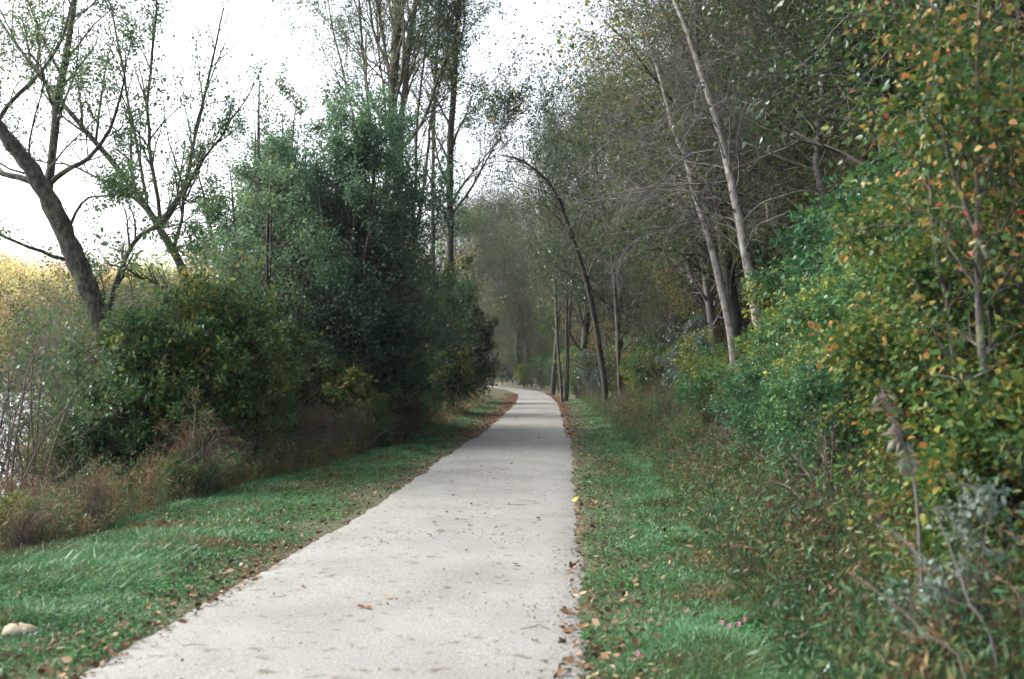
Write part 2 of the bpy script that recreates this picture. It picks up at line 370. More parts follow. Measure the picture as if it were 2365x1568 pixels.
def water():
    m, t, out = new_mat('lake_water')
    b = t.nodes.new('ShaderNodeBsdfPrincipled'); b.inputs['Base Color'].default_value = (.32, .36, .38, 1); b.inputs['Roughness'].default_value = .45  # pale base colour stands in for reflected bright sky
    b.inputs['Specular IOR Level'].default_value = 1.0
    g = t.nodes.new('ShaderNodeNewGeometry'); n = t.nodes.new('ShaderNodeTexNoise'); n.inputs['Scale'].default_value = 1.6; n.inputs['Detail'].default_value = 3
    t.links.new(g.outputs['Position'], n.inputs['Vector']); bp = t.nodes.new('ShaderNodeBump'); bp.inputs['Distance'].default_value = .5; bp.inputs['Strength'].default_value = 1.
    t.links.new(n.outputs['Fac'], bp.inputs['Height']); t.links.new(bp.outputs[0], b.inputs['Normal']); t.links.new(b.outputs[0], out.inputs[0])
    V = np.array([[-105, -200, WATER_Z], [-6, -200, WATER_Z], [-4, 260, WATER_Z], [-105, 290, WATER_Z]]); 
    tag(part('lake_water', make_mesh('lake_water', V, [np.array([[0, 1, 2, 3]])], m)), kind='structure')

ground(); path(); water()

# ------------------------------------------------------------------ hero trees
def stem_obj(name, lines, mat, parent, sides=10, n=16, lump=.05):
    """lines: list of (points, radii)"""
    Pn = np.stack([spline(p, n) for p, r in lines]); Rn = np.stack([np.interp(np.linspace(0, 1, n), np.linspace(0, 1, len(r)), r) for p, r in lines])
    return Pn, Rn

def jig(Pn, a):
    """small sideways wander along a line"""
    n = Pn.shape[1]; w = np.cumsum(rng.normal(0, a, Pn.shape), axis=1); w -= w[:, :1]; return Pn + w

class Tree:
    def __init__(self, name, label, cat, base, group=None):
        self.base = np.asarray(base, float)
        self.root = empty(name, tuple(self.base)); tag(self.root, label, cat, group)
        self.wood = []; self.leaf = []
    def local(self, V): return V - self.base
    def tube(self, Pn, Rn, sides=6, lump=0.): self.wood.append(tubes(Pn, Rn, sides, lump))
    def leafs(self, vf): self.leaf.append(vf)
    def done(self, bark, leafm, wood_name='trunk', leaf_name='crown'):
        V, Fs = merge(self.wood); part(wood_name, make_mesh(wood_name, self.local(V), Fs, M[bark], True), self.root)
        if self.leaf:
            V, Fs = merge(self.leaf); part(leaf_name, make_mesh(leaf_name, self.local(V), Fs, M[leafm]), self.root)
        return self.root

def img_line(pts, Y, Y2=None, ground_first=False):
    Y2 = Y if Y2 is None else Y2
    out = [P(x, y, Y + (Y2 - Y) * i / max(len(pts) - 1, 1)) for i, (x, y) in enumerate(pts)]
    if ground_first:
        p = out[0].copy(); q = out[0] + (out[0] - out[1]) * .2; p = np.array([q[0], q[1], float(H(q[0], q[1])) - .15]); out = [p] + out
    return np.array(out)
def rad(px, Y): return px / F * Y / 2 * .74

# the thick leaning tree at the left
Y = 16.3
t1l = [(img_line([(262, 850), (215, 700), (160, 560), (110, 440), (60, 360), (0, 280), (-70, 190), (-170, 60)], Y, Y - 1, True), [rad(80, Y), rad(72, Y), rad(66, Y), rad(60, Y), rad(55, Y), rad(48, Y), rad(42, Y), rad(34, Y), rad(20, Y)])]
t1b = [(img_line([(108, 450), (118, 390), (128, 300), (132, 250), (150, 160), (168, 60), (178, 0), (190, -140)], Y - .2, Y + .8), [rad(34, Y), rad(26, Y), rad(26, Y), rad(24, Y), rad(20, Y), rad(18, Y), rad(10, Y)]),
       (img_line([(-110, 420), (0, 275), (28, 235), (90, 170), (140, 100), (165, 30), (190, -60), (215, -130)], Y + .7, Y + 1.5), [rad(16, Y), rad(13, Y), rad(10, Y), rad(6, Y)]),
       (img_line([(115, 425), (150, 395), (195, 375), (225, 345), (255, 300), (270, 250), (285, 190), (290, 120)], Y - .1, Y - 1), [rad(18, Y), rad(13, Y), rad(9, Y), rad(4, Y)]),
       (img_line([(155, 545), (175, 490), (215, 460), (250, 452), (290, 450), (330, 455), (350, 470), (380, 490)], Y - .1, Y - 1), [rad(10, Y), rad(6, Y), rad(4, Y), rad(3, Y)]),
       (img_line([(90, 425), (40, 410), (0, 400), (-60, 370), (-120, 330), (-180, 300), (-220, 260), (-260, 200)], Y, Y + 1), [rad(22, Y), rad(16, Y), rad(12, Y), rad(6, Y)]),
       (img_line([(190, 610), (120, 590), (60, 565), (0, 540), (-60, 500), (-100, 480), (-140, 450), (-180, 420)], Y, Y - 1), [rad(13, Y), rad(9, Y), rad(7, Y), rad(4, Y)])]
T = Tree('leaning_tree', 'thick grey trunk leaning left with a fork, by the water at the left edge', 'tree', (t1l[0][0][0][0], t1l[0][0][0][1], t1l[0][0][0][2] + .15))
a, r = stem_obj('t', t1l, None, None, n=70); a = jig(a, .006); r = r * (.86 + .18 * rng.random(r.shape)); T.tube(a, r, 18, .05)
T.leafs(leaf_on(a[:, 4:34], 1500, .05, LEAF4, spread=.13, droop=.5, clump=(.5, .5)))
b, rb = stem_obj('t', t1b, None, None, n=16); b = jig(b, .012); T.tube(b, rb, 8, .03)
c, rc = grow(a, r, 11, .5, 1, 60, .26, up=.3, wander=.16, rfac=.16, angv=15, trop=.03)
c2, rc2 = grow(b, rb, 10, .2, 1, 42, .38, up=.3, wander=.13, rfac=.38, trop=.04)
c = np.concatenate([c, c2]); rc = np.concatenate([rc, rc2]); T.tube(c, rc, 5)
e, re_ = grow(c, rc, 7, .25, 1, 42, .5, up=.15, wander=.16, rfac=.6); T.tube(e, re_, 4)
g, rg = grow(e, re_, 4, .3, 1, 45, .55, n=4, up=.1, wander=.15, rfac=.7); T.tube(g, rg, 3)
T.leafs(leaf_on(g, 22, .05, LEAF4, spread=.045, droop=.4, clump=(.55, .49))); T.leafs(leaf_on(e, 20, .055, LEAF4, spread=.04, droop=.4, clump=(.5, .47)))
T.done('bark', 'willow')

# the fan-shaped tree right of it
Y = 18.0
t2 = [(img_line([(485, 810), (440, 690), (415, 610), (368, 525)], Y, Y, True), [rad(34, Y), rad(32, Y), rad(27, Y), rad(22, Y)])]
t2b = [(img_line([(368, 525), (320, 450), (240, 350), (150, 245), (90, 170), (30, 90), (-30, 0), (-80, -80)], Y, Y + 1), [rad(22, Y), rad(18, Y), rad(14, Y), rad(9, Y), rad(5, Y)]),
       (img_line([(340, 480), (330, 420), (318, 330), (300, 230), (285, 150), (268, 60), (255, 0), (240, -80)], Y, Y + 1.4), [rad(11, Y), rad(9, Y), rad(7, Y), rad(4, Y)]),
       (img_line([(372, 530), (362, 450), (345, 360), (337, 290), (330, 225), (338, 130), (350, 30), (357, -60)], Y, Y - .6), [rad(13, Y), rad(11, Y), rad(9, Y), rad(5, Y)]),
       (img_line([(372, 525), (405, 480), (430, 420), (448, 350), (468, 270), (488, 190), (505, 110), (520, 30)], Y, Y + 1.2), [rad(15, Y), rad(12, Y), rad(9, Y), rad(5, Y)]),
       (img_line([(400, 580), (418, 510), (425, 450), (460, 380), (500, 320), (530, 270), (560, 230), (590, 180)], Y, Y - 1.2), [rad(12, Y), rad(9, Y), rad(6, Y), rad(3, Y)]),
       (img_line([(228, 900), (240, 790), (258, 690), (285, 620), (320, 560), (362, 530), (376, 518), (388, 500)], Y + .1, Y), [rad(18, Y), rad(16, Y), rad(13, Y), rad(8, Y)]),
       (img_line([(345, 495), (300, 455), (240, 425), (165, 392), (110, 385), (60, 370), (20, 350), (-20, 330)], Y, Y + 1), [rad(10, Y), rad(7, Y), rad(5, Y), rad(3, Y)]),
       (img_line([(455, 760), (420, 700), (385, 665), (355, 650), (330, 640), (300, 620), (270, 610), (240, 600)], Y, Y - .8), [rad(12, Y), rad(9, Y), rad(7, Y), rad(3, Y)])]
T = Tree('fan_branched_tree', 'slim trunk fanning into many upswept bare-looking branches against the white sky', 'tree', (t2[0][0][0][0], t2[0][0][0][1], t2[0][0][0][2] + .15))
a, r = stem_obj('t', t2, None, None, n=16); T.tube(jig(a, .004), r, 10, .03)
b, rb = stem_obj('t', t2b, None, None, n=16); b = jig(b, .012); T.tube(b, rb, 7)
c, rc = grow(b, rb, 12, .15, 1, 30, .26, up=.35, wander=.1, rfac=.6, trop=.03); T.tube(c, rc, 4)
e, re_ = grow(c, rc, 6, .15, 1, 38, .45, up=.2, wander=.14, rfac=.7); T.tube(e, re_, 3)
T.leafs(leaf_on(e, 36, .05, LEAF4, spread=.05, droop=.2, clump=(.7, .49))); T.leafs(leaf_on(c, 30, .055, LEAF4, spread=.05, droop=.2, clump=(.7, .46)))
T.done('bark', 'willow')

# generic generator in the tree's own space (base at the origin)
def proto_tree(h, rad0, crown_lo, spread, bark, leafm, nl1=26, nl2=7, nl3=5, leaf=.1, per=6, lean=(0, 0), up=.15, ang=55, stems=1, tmpl=LEAF4, clump=(1.4, .42), keep=1., droop=.2, shape=None, wander=.12, leafspread=.12, twigr=.004, multi=.0, side3=3):
    lines = []
    for s in range(stems):
        an = rng.random() * 6.28; o = np.array([math.cos(an), math.sin(an), 0]) * (0 if stems == 1 else rad0 * 2.2)
        tip = np.array([lean[0] + rng.normal(0, .05) + math.cos(an) * multi * (stems > 1), lean[1] + rng.normal(0, .05) + math.sin(an) * multi * (stems > 1), 1.]) * h * rng.uniform(.85, 1.05)
        mid = tip * .5 + rng.normal(0, .02, 3) * h * np.array([1, 1, 0])
        lines.append((np.array([o + [0, 0, -.2], o + mid * .5, o + mid, o + tip * .8 + rng.normal(0, .012, 3) * h, o + tip]), [rad0 * 1.25, rad0 * .95, rad0 * .75, rad0 * .4, rad0 * .12]))
    Pn = np.stack([spline(p, 18) for p, _ in lines]); Rn = np.stack([np.interp(np.linspace(0, 1, 18), np.linspace(0, 1, 5), q) for _, q in lines])
    wood = [tubes(Pn, Rn, 9, .04)]
    shp = shape or (lambda t: .45 + .75 * np.sin(np.pi * np.clip(t * .9 + .08, 0, 1)))
    c, rc = grow(Pn, Rn, nl1, crown_lo, .99, ang, spread, absl=1.0, up=up, wander=wander, rfac=.45, shape=shp, trop=.03, n=7)
    wood.append(tubes(c, rc, 5))
    e, re_ = grow(c, rc, nl2, .2, 1, 45, .5, up=.1, wander=.14, rfac=.6, rmin=twigr); wood.append(tubes(e, re_, 4))
    g, rg = grow(e, re_, nl3, .2, 1, 45, .5, n=4, up=.05, wander=.15, rfac=.7, rmin=twigr); wood.append(tubes(g, rg, side3))
    lv = []
    if per: lv = [leaf_on(g, per, leaf, tmpl, spread=leafspread, droop=droop, clump=clump, keep=keep), leaf_on(e, per, leaf, tmpl, spread=leafspread, droop=droop, clump=clump, keep=keep)]
    V, Fs = merge(wood); wm = make_mesh('trunk', V, Fs, M[bark], True)
    lm = None
    if lv: V, Fs = merge(lv); lm = make_mesh('crown', V, Fs, M[leafm])
    return wm, lm

def plant_tree(name, meshes, x, y, rz, sc, label, cat, group=None, dz=0., names=('trunk', 'crown'), sxy=1.0, tilt=(0, 0)):
    z = float(H(x, y)) + dz
    o = empty(name, (x, y, z), rz); o.scale = (sc * sxy, sc * sxy, sc); o.rotation_euler = (tilt[0], tilt[1], rz)
    tag(o, label, cat, group)
    for nme, me in zip(names, meshes):
        if me is not None: part(nme, me, o)
    return o

# --- tall open trees behind the dense bush
Y = 36.0
def tall(name, label, stems, bark, k1, per, Yv, clump=(1.2, .5), L1=4.2):
    L = [(img_line(p, Yv, Yv + dy, gf), [rad(v, Yv) for v in ws]) for p, ws, dy, gf in stems]
    T = Tree(name, label, 'tree', (L[0][0][0][0], L[0][0][0][1], L[0][0][0][2] + .15))
    a, r = stem_obj('t', L, None, None, n=24); a = jig(a, .018); T.tube(a, r, 10, .05)
    c, rc = grow(a, r, k1, .3, 1, 32, 1., absl=L1, up=.35, wander=.11, rfac=.4, trop=.04, n=8); T.tube(c, rc, 4)
    e, re_ = grow(c, rc, 8, .2, 1, 36, .42, up=.15, wander=.15, rfac=.6, rmin=.006); T.tube(e, re_, 3)
    g, rg = grow(e, re_, 4, .2, 1, 42, .5, n=4, up=.1, wander=.15, rfac=.7, rmin=.004); T.tube(g, rg, 3)
    T.leafs(leaf_on(g, per * 3, .085, LEAF4, spread=.06, droop=.3, clump=clump)); T.leafs(leaf_on(e, per * 2, .085, LEAF4, spread=.05, droop=.3, clump=clump))
    return T.done(bark, 'willow')
tall('tall_tree', 'tall tan-barked trunk splitting into two high stems behind the dense dark bush', [
    ([(922, 880), (920, 450), (908, 220), (920, 40), (930, -120), (935, -300)], [44, 40, 34, 32, 28, 20, 10], 0, True),
    ([(919, 420), (922, 330), (926, 270), (938, 180), (945, 90), (962, 0), (975, -120), (985, -260)], [20, 20, 20, 19, 17, 14, 11, 6], .3, False),
    ([(919, 430), (916, 340), (908, 260), (895, 180), (880, 80), (865, -20), (850, -120), (840, -240)], [14, 14, 13, 12, 10, 9, 7, 4], .3, False)], 'barktan', 20, 7, 36.)
tall('tall_tree', 'tall dark straight trunk just left of the open sky, leafy to its right', [
    ([(1040, 880), (1042, 550), (1044, 330), (1052, 180), (1062, 20), (1070, -180)], [26, 25, 23, 21, 19, 16, 6], 0, True),
    ([(1042, 500), (1080, 450), (1105, 405), (1125, 370), (1140, 345), (1155, 325)], [9, 8, 6, 5, 4, 3], -3, False)], 'barkdark', 18, 7, 38., L1=3.2)
tall('tall_tree', 'very thin dark trunk between the two tall trunks', [
    ([(1002, 880), (1000, 550), (1002, 330), (1005, 180), (1012, 20), (1020, -160)], [14, 13, 12, 11, 9, 7, 3], 0, True)], 'barkdark', 16, 7, 40.)
tall('tall_tree', 'cluster of thin upswept grey stems left of the tan trunk', [
    ([(870, 880), (868, 550), (862, 330), (850, 180), (838, 20), (830, -160)], [16, 14, 12, 10, 8, 7, 3], 0, True),
    ([(880, 600), (890, 400), (888, 280), (880, 180), (868, 80), (860, -40)], [9, 8, 7, 6, 5, 3], 1, False),
    ([(880, 600), (840, 400), (815, 280), (790, 180), (765, 80), (750, -40)], [9, 8, 7, 6, 5, 3], 1, False)], 'barkdark', 12, 8, 41.)
tall('tall_tree', 'thin upswept stems rising between tan trunk and dark straight trunk', [
    ([(955, 880), (955, 560), (962, 400), (970, 260), (985, 120), (1000, -60)], [15, 13, 12, 10, 8, 6, 3], 0, True),
    ([(960, 560), (985, 400), (1000, 280), (1025, 180), (1040, 80), (1060, -40)], [10, 9, 8, 6, 5, 3], 1, False)], 'barkdark', 14, 8, 37.)

# --- the dense dark bush by the left side of the path
def big_bush(name, label, x, y, h, wdt, leafm, n_stem=9, leaf=.07, per=9, bark='barkdark', clump=(1.0, .34), lvl=(16, 8, 5), seedlean=.35, tmpl=LEAF4, cat='bush', lo=.08):
    z = float(H(x, y)); T = Tree(name, label, cat, (x, y, z))
    L = []
    for s in range(n_stem):
        an = s * 2.4 + rng.random(); q = rng.uniform(.15, 1) if s else 0
        tip = np.array([math.cos(an) * wdt * .5 * q * .75, math.sin(an) * wdt * .5 * q * .75, h * (1 - .4 * q) * rng.uniform(.72, 1.05)])
        o = np.array([math.cos(an), math.sin(an), 0]) * .25 * q
        mid = o + (tip - o) * np.array([.35, .35, .5]); L.append((np.array([o + [0, 0, -.15], o + (mid - o) * .5, mid, o + (tip - o) * np.array([.75, .75, .8]), tip]) + T.base, [.085 * h / 8, .07 * h / 8, .05 * h / 8, .03 * h / 8, .008]))
    a, r = stem_obj('t', L, None, None, n=14); a = jig(a, .02); T.tube(a, r, 7, .04)
    c, rc = grow(a, r, lvl[0], lo, 1, 62, wdt * .30, absl=1., up=.2, wander=.14, rfac=.45, shape=lambda t: 1.15 - .75 * t, n=6); T.tube(c, rc, 4)
    e, re_ = grow(c, rc, lvl[1], .2, 1, 45, .5, up=.08, wander=.15, rfac=.6, n=5); T.tube(e, re_, 3)
    g, rg = grow(e, re_, lvl[2], .2, 1, 48, .55, n=3, up=.03, wander=.15, rfac=.7)
    T.leafs(leaf_on(g, per, leaf, tmpl, spread=.05, droop=.25, clump=clump)); T.leafs(leaf_on(e, per, leaf, tmpl, spread=.05, droop=.25, clump=clump))
    return T.done(bark, leafm, 'stems', 'foliage')
big_bush('dense_bush', 'very large dense dark green bush filling the left bank beside the path', GX(800, 23.5), 23.5, 8.8, 6.4, 'dense', n_stem=16, leaf=.07, per=10, lvl=(21, 8, 5), clump=(.9, .41))
big_bush('dense_bush', 'second dense dark bush leaning against the far side of the largest one', GX(905, 28), 28, 8.6, 5.0, 'dense', n_stem=10, leaf=.08, per=8, lvl=(18, 8, 5), clump=(1.0, .44))
big_bush('tall_loose_bush', 'pale green loose bush with yellowing top above the dark bush', GX(730, 28), 28, 10.6, 7.0, 'willow', n_stem=14, leaf=.08, per=12, clump=(.8, .43), lvl=(20, 8, 5))
big_bush('tall_loose_bush', 'mid-green loose bush linking the airy tree and the dark bush', GX(640, 30), 30, 9.6, 5.6, 'willow', n_stem=12, leaf=.08, per=12, clump=(.8, .45), lvl=(18, 8, 5))
big_bush('tall_loose_bush', 'airy many-stemmed tree with small leaf tufts high against the sky, left of the dark bush', GX(590, 25), 25, 11.5, 5.2, 'willow', n_stem=11, leaf=.06, per=16, clump=(.8, .48), lvl=(14, 7, 5), cat='tree')
big_bush('tall_loose_bush', 'dark green thin-leaved bush at the left flank of the largest bush', GX(620, 21), 21, 6.4, 4.6, 'dense', n_stem=9, leaf=.065, per=7, clump=(.7, .49), lvl=(13, 8, 5))
big_bush('round_bush', 'mid-green rounded bush by the path where it narrows', GX(1010, 38), 38, 6.4, 4.2, 'forest', n_stem=8, leaf=.10, per=8, lvl=(15, 8, 4))
big_bush('round_bush', 'dark bush hanging over the bend of the path', GX(1075, 52), 52, 6.6, 4.4, 'forestdark', n_stem=8, leaf=.12, per=8, lvl=(15, 8, 4))
big_bush('yellowing_bush', 'small bush with yellow-green leaves in front of the dark bush', GX(818, 20.5), 20.5, 1.9, 1.5, 'vine', n_stem=6, leaf=.09, per=6, clump=(.5, .46), lvl=(8, 6, 3), tmpl=LEAF8)

# --- the two pale leaning trunks on the right
def pale(name, label, pts, ws, Yv, dy, k1, twigs):
    L = [(img_line(pts, Yv, Yv + dy, True), [rad(v, Yv) for v in ws])]
    T = Tree(name, label, 'tree', (L[0][0][0][0], L[0][0][0][1], L[0][0][0][2] + .15))
    a, r = stem_obj('t', L, None, None, n=30); T.tube(jig(a, .006), r, 12, .03)
    c, rc = grow(a, r, k1, .3, .99, 68, 1., absl=2.6, up=.12, wander=.13, rfac=.25, trop=-.05, n=9, angv=18, shape=lambda t: 1.1 - .8 * t); tw = [tubes(c, rc, 4)]
    e, re_ = grow(c, rc, 9, .15, 1, 42, .45, up=0, wander=.13, rfac=.6, trop=-.02, rmin=.005); tw.append(tubes(e, re_, 3))
    g, rg = grow(e, re_, 4, .2, 1, 40, .5, n=4, wander=.15, rfac=.7, rmin=.004); tw.append(tubes(g, rg, 3))
    T.leafs(leaf_on(g, twigs * 2, .055, LEAF4, spread=.05, droop=.3, clump=(.8, .55)))
    V, Fs = merge(tw); part('branches', make_mesh('branches', V - T.base, Fs, M['twig'], True), T.root)
    return T.done('barkpale', 'forest')
pale('pale_barked_tree', 'taller thicker pale mottled trunk leaning left over the right bank', [(1765, 830), (1745, 720), (1715, 560), (1688, 430), (1655, 290), (1620, 180), (1585, 80), (1545, -20), (1490, -160)], [34, 34, 32, 28, 25, 23, 20, 17, 13, 7], 20., 1.5, 54, 3)
pale('pale_barked_tree', 'thinner pale trunk leaning left, second from the path, bare branches arching down', [(1692, 800), (1662, 650), (1632, 530), (1605, 445), (1588, 375), (1555, 290), (1528, 180), (1480, 40), (1430, -80)], [25, 25, 24, 21, 19, 17, 14, 11, 8, 5], 22., 1.0, 50, 3)

# --- mid-distance trees right of the bend
def midtree(label, stems, Yv, per, k1, leafm='forest', bark='barkdark', clump=(1.5, .42), name='wood_edge_tree', L1=3.8):
    L = [(img_line(p, Yv, Yv + dy, gf), [rad(v, Yv) * .8 for v in ws]) for p, ws, dy, gf in stems]
    T = Tree(name, label, 'tree', (L[0][0][0][0], L[0][0][0][1], L[0][0][0][2] + .15))
    a, r = stem_obj('t', L, None, None, n=20); a = jig(a, .02); T.tube(a, r, 8, .05)
    c, rc = grow(a, r, k1, .35, 1, 55, 1., absl=L1, up=.2, wander=.14, rfac=.4, n=7); T.tube(c, rc, 4)
    e, re_ = grow(c, rc, 8, .2, 1, 42, .5, up=.08, wander=.15, rfac=.6, rmin=.008); T.tube(e, re_, 3)
    g, rg = grow(e, re_, 4, .2, 1, 42, .5, n=4, wander=.15, rfac=.7, rmin=.006); T.tube(g, rg, 3)
    T.leafs(leaf_on(g, per * 3, .095, LEAF4, spread=.14, droop=.3, clump=clump)); T.leafs(leaf_on(e, per * 3, .095, LEAF4, spread=.14, droop=.3, clump=clump))
    return T.done(bark, leafm)
midtree('dark trunk bending left over the bend of the path with an arching top', [
    ([(1395, 880), (1372, 720), (1345, 610), (1312, 510), (1272, 420), (1205, 365), (1150, 350)], [24, 23, 20, 18, 15, 12, 8, 4], -3, True)], 44., 2, 20, L1=2.6)
midtree('slim dark trunk that forks in two, right of the bent dark trunk', [
    ([(1432, 870), (1424, 700), (1410, 560), (1382, 450), (1368, 330), (1360, 230)], [19, 18, 16, 13, 10, 7, 3], 1, True),
    ([(1412, 565), (1440, 480), (1450, 400), (1462, 320), (1468, 250)], [12, 10, 8, 6, 3], -1, False)], 46., 4, 18)
midtree('three thin grey stems from one root beside the bend of the path', [
    ([(1296, 895), (1286, 740), (1280, 600), (1262, 480), (1240, 380)], [11, 11, 10, 8, 6, 3], 1, True),
    ([(1304, 895), (1306, 740), (1308, 600), (1300, 480), (1296, 380)], [11, 11, 10, 8, 6, 3], 1, True),
    ([(1312, 895), (1318, 740), (1330, 600), (1345, 480), (1350, 380)], [11, 11, 10, 8, 6, 3], 1, True)], 56., 4, 14, bark='bark')

# --- the wood itself: a few kinds, each copied
PT = {}
PT['leafy'] = [proto_tree(13, .17, .22, 3.6, 'barkdark', 'forest', nl1=42, nl3=6, leaf=.10, per=20, clump=(1.6, .34), leafspread=.2) for _ in range(3)]
PT['twiggy'] = [proto_tree(12, .12, .2, 3.4, 'twig', 'forest', nl1=36, nl2=9, leaf=.08, per=15, clump=(1.3, .44), stems=2, multi=.12, twigr=.006) for _ in range(3)]
PT['dark'] = [proto_tree(14, .2, .15, 3.8, 'barkdark', 'forestdark', nl1=42, nl3=6, leaf=.11, per=20, clump=(1.8, .33), leafspread=.2) for _ in range(2)]
PT['ochre'] = [proto_tree(7, .08, .2, 2.6, 'barkdark', 'autumn', nl1=22, nl2=6, leaf=.14, per=4, clump=(1.0, .45), up=.05) for _ in range(2)]
PT['sapling'] = [proto_tree(6, .04, .12, 1.9, 'twig', 'forest', nl1=22, nl2=6, nl3=4, leaf=.085, per=4, clump=(.8, .44), stems=3, multi=.2) for _ in range(3)]
PT['yellow'] = [proto_tree(13, .2, .12, 4.6, 'bark', 'farlit', nl1=30, nl2=7, nl3=4, leaf=.32, per=12, clump=(2.2, .25), leafspread=.35, tmpl=LEAF4) for _ in range(2)]

def put(kind, x, y, sc, label, cat, group, name, idx=None, **kw):
    ps = PT[kind]; return plant_tree(name, ps[rng.integers(len(ps)) if idx is None else idx], x, y, rng.random() * 6.28, sc, label, cat, group, **kw)

# far shore
for k in range(46):
    t = (k + rng.random() * .8) / 46; px = -120 + 1080 * t
    Yv = 215 - 45 * (1 - t) + rng.uniform(0, 28)
    x = GX(px, Yv); Yv = min(Yv, 250)
    put('yellow', x, Yv, rng.uniform(1.2, 1.75), 'hazy yellow and olive tree in the line along the far shore of the lake', 'tree', 'yellow trees on the far shore', 'far_shore_tree')
for px, Yv, sc in ((80, 19, .62), (205, 20.5, .66), (300, 22, .72), (380, 23, .8), (-40, 18, .7)):
    put('sapling', GX(px, Yv), Yv, sc, 'thin sapling', 'tree', 'saplings at the water edge', 'water_edge_sapling')
# wooded right slope
def scatter(n, x0, x1, y0, y1, dmin, off0):
    pts = []
    for _ in range(n * 30):
        y = rng.uniform(y0, y1); x = cx(y) + rng.uniform(x0, x1)
        if x - cx(y) < off0: continue
        if x / max(y, 1) > .62: continue
        if y < 26 and x / y < .37: continue
        if all((x - a) ** 2 + (y - b) ** 2 > dmin ** 2 for a, b in pts): pts.append((x, y))
        if len(pts) >= n: break
    return pts
for (x, y) in scatter(52, 6, 30, 13, 50, 2.2, 6):
    k = rng.choice(['leafy', 'twiggy', 'twiggy', 'dark'])
    lab = {'leafy': 'yellow-green leafy tree on the wooded slope behind the pale trunks', 'twiggy': 'thin grey many-twigged tree with few leaves on the wooded slope', 'dark': 'dark full-leaved tree on the wooded slope'}[k]
    put(k, x, y, (rng.uniform(.95, 1.3) if x / y > .2 else rng.uniform(.6, .85)), lab, 'tree', 'trees on the wooded slope, ' + k, {'leafy': 'leafy_tree', 'twiggy': 'twiggy_tree', 'dark': 'dark_tree'}[k])
for (x, y) in scatter(46, 5, 34, 48, 110, 3.2, 5):
    k = rng.choice(['leafy', 'twiggy', 'dark', 'twiggy', 'twiggy'])
    lab = {'leafy': 'leafy tree in the depth of the wood beyond the three thin stems', 'twiggy': 'grey twiggy tree in the depth of the wood beyond the three thin stems', 'dark': 'dark tree in the depth of the wood beyond the three thin stems'}[k]
    put(k, x, y, rng.uniform(.85, 1.2), lab, 'tree', 'trees deep in the wood, ' + k, {'leafy': 'leafy_tree', 'twiggy': 'twiggy_tree', 'dark': 'dark_tree'}[k])
# a closed back row high on the slope
for k in range(26):
    y = 22 + 2.6 * k; x = cx(y) + 15 + .16 * y + rng.uniform(-1.5, 3)
    if x / y < .6: put(['dark', 'leafy'][k % 2], x, y, rng.uniform(1.0, 1.25), 'tree', 'tree', 'trees along the top of the slope', ['dark_tree', 'leafy_tree'][k % 2])
for (x, y) in scatter(10, 3.4, 14, 34, 75, 2.6, 3.4):
    put('ochre', x, y, rng.uniform(.5, .9), 'low ochre-leaved understorey tree between the trunks right of the bend', 'tree', 'ochre understorey trees', 'ochre_tree')
# beyond the bend, closing the view
for k in range(46):
    y = rng.uniform(122, 185); x = cx(y) + rng.uniform(4.5, 40)
    kk = rng.choice(['leafy', 'dark', 'twiggy'])
    put(kk, x, y, rng.uniform(1.0, 1.45), {'leafy': 'far leafy tree closing the view beyond the bend', 'dark': 'far dark tree closing the view beyond the bend', 'twiggy': 'far grey twiggy tree closing the view beyond the bend'}[kk], 'tree', 'trees beyond the bend, ' + kk, {'leafy': 'leafy_tree', 'twiggy': 'twiggy_tree', 'dark': 'dark_tree'}[kk])
for (x, y) in [(cx(y) - o, y) for y, o in ((62, 4.2), (70, 6), (76, 3.6), (84, 5.4), (92, 3.8), (99, 6), (108, 4.4), (116, 6.5), (125, 4.6), (46, 6.0))]:
    kk = rng.choice(['leafy', 'sapling', 'dark'])
    put(kk, x, y, rng.uniform(.42, .6) if kk != 'sapling' else 1.1, {'leafy': 'leafy small tree on the left verge just before the path disappears', 'sapling': 'thin many-stemmed sapling on the left verge just before the path disappears', 'dark': 'dark small tree on the left verge just before the path disappears'}[kk], 'tree', 'small trees on the left verge, ' + kk, 'verge_tree')
for (x, y) in [(cx(y) + o, y) for y, o in ((118, 4.6), (126, 4.2), (134, 5), (142, 4.5), (150, 5.5), (138, 8), (128, 9), (146, 9), (156, 6), (160, 10), (112, 5.2), (105, 4.6), (98, 5), (90, 4.4))]:
    put('leafy', x, y, rng.uniform(.4, .6), 'low leafy tree crowding the outside of the bend at the end of the path', 'tree', 'low trees on the outside of the bend', 'leafy_tree')
for px, y, k, sc, lab in ((1062, 100, 'leafy', 1.35, 'tall leafy tree left of the path end, nearest the dark straight trunk'), (1098, 112, 'twiggy', 1.6, 'tall grey twiggy tree just left of where the path vanishes'), (1135, 122, 'leafy', 1.65, 'tall yellow-green tree right over the spot where the path vanishes'), (1178, 140, 'leafy', 1.8, 'tall far leafy tree rising from the middle of the notch'), (1210, 118, 'twiggy', 1.7, 'tall grey twiggy tree on the right of the notch'), (1030, 84, 'ochre', 1.6, 'yellowing tree left of the path, below the dark straight trunk')):
    put(k, GX(px, y), y, sc, lab, 'tree', None, {'leafy': 'leafy_tree', 'twiggy': 'twiggy_tree', 'ochre': 'ochre_tree'}[k])
# tall far crowns that show in the sky notch
plant_tree('dark_tree', PT['dark'][0], GX(1340, 62), 62, 1.0, 1.34, 'tall rounded crown standing highest in the notch of sky', 'tree', sxy=.8)
plant_tree('leafy_tree', PT['leafy'][1], GX(1275, 74), 74, 2.0, 1.5, 'tall crown left of the highest rounded crown, sloping down to the notch of sky', 'tree', sxy=.62)
plant_tree('dark_tree', PT['dark'][1], GX(1430, 50), 50, 4.0, 1.02, 'dark crown right of the highest rounded crown', 'tree')

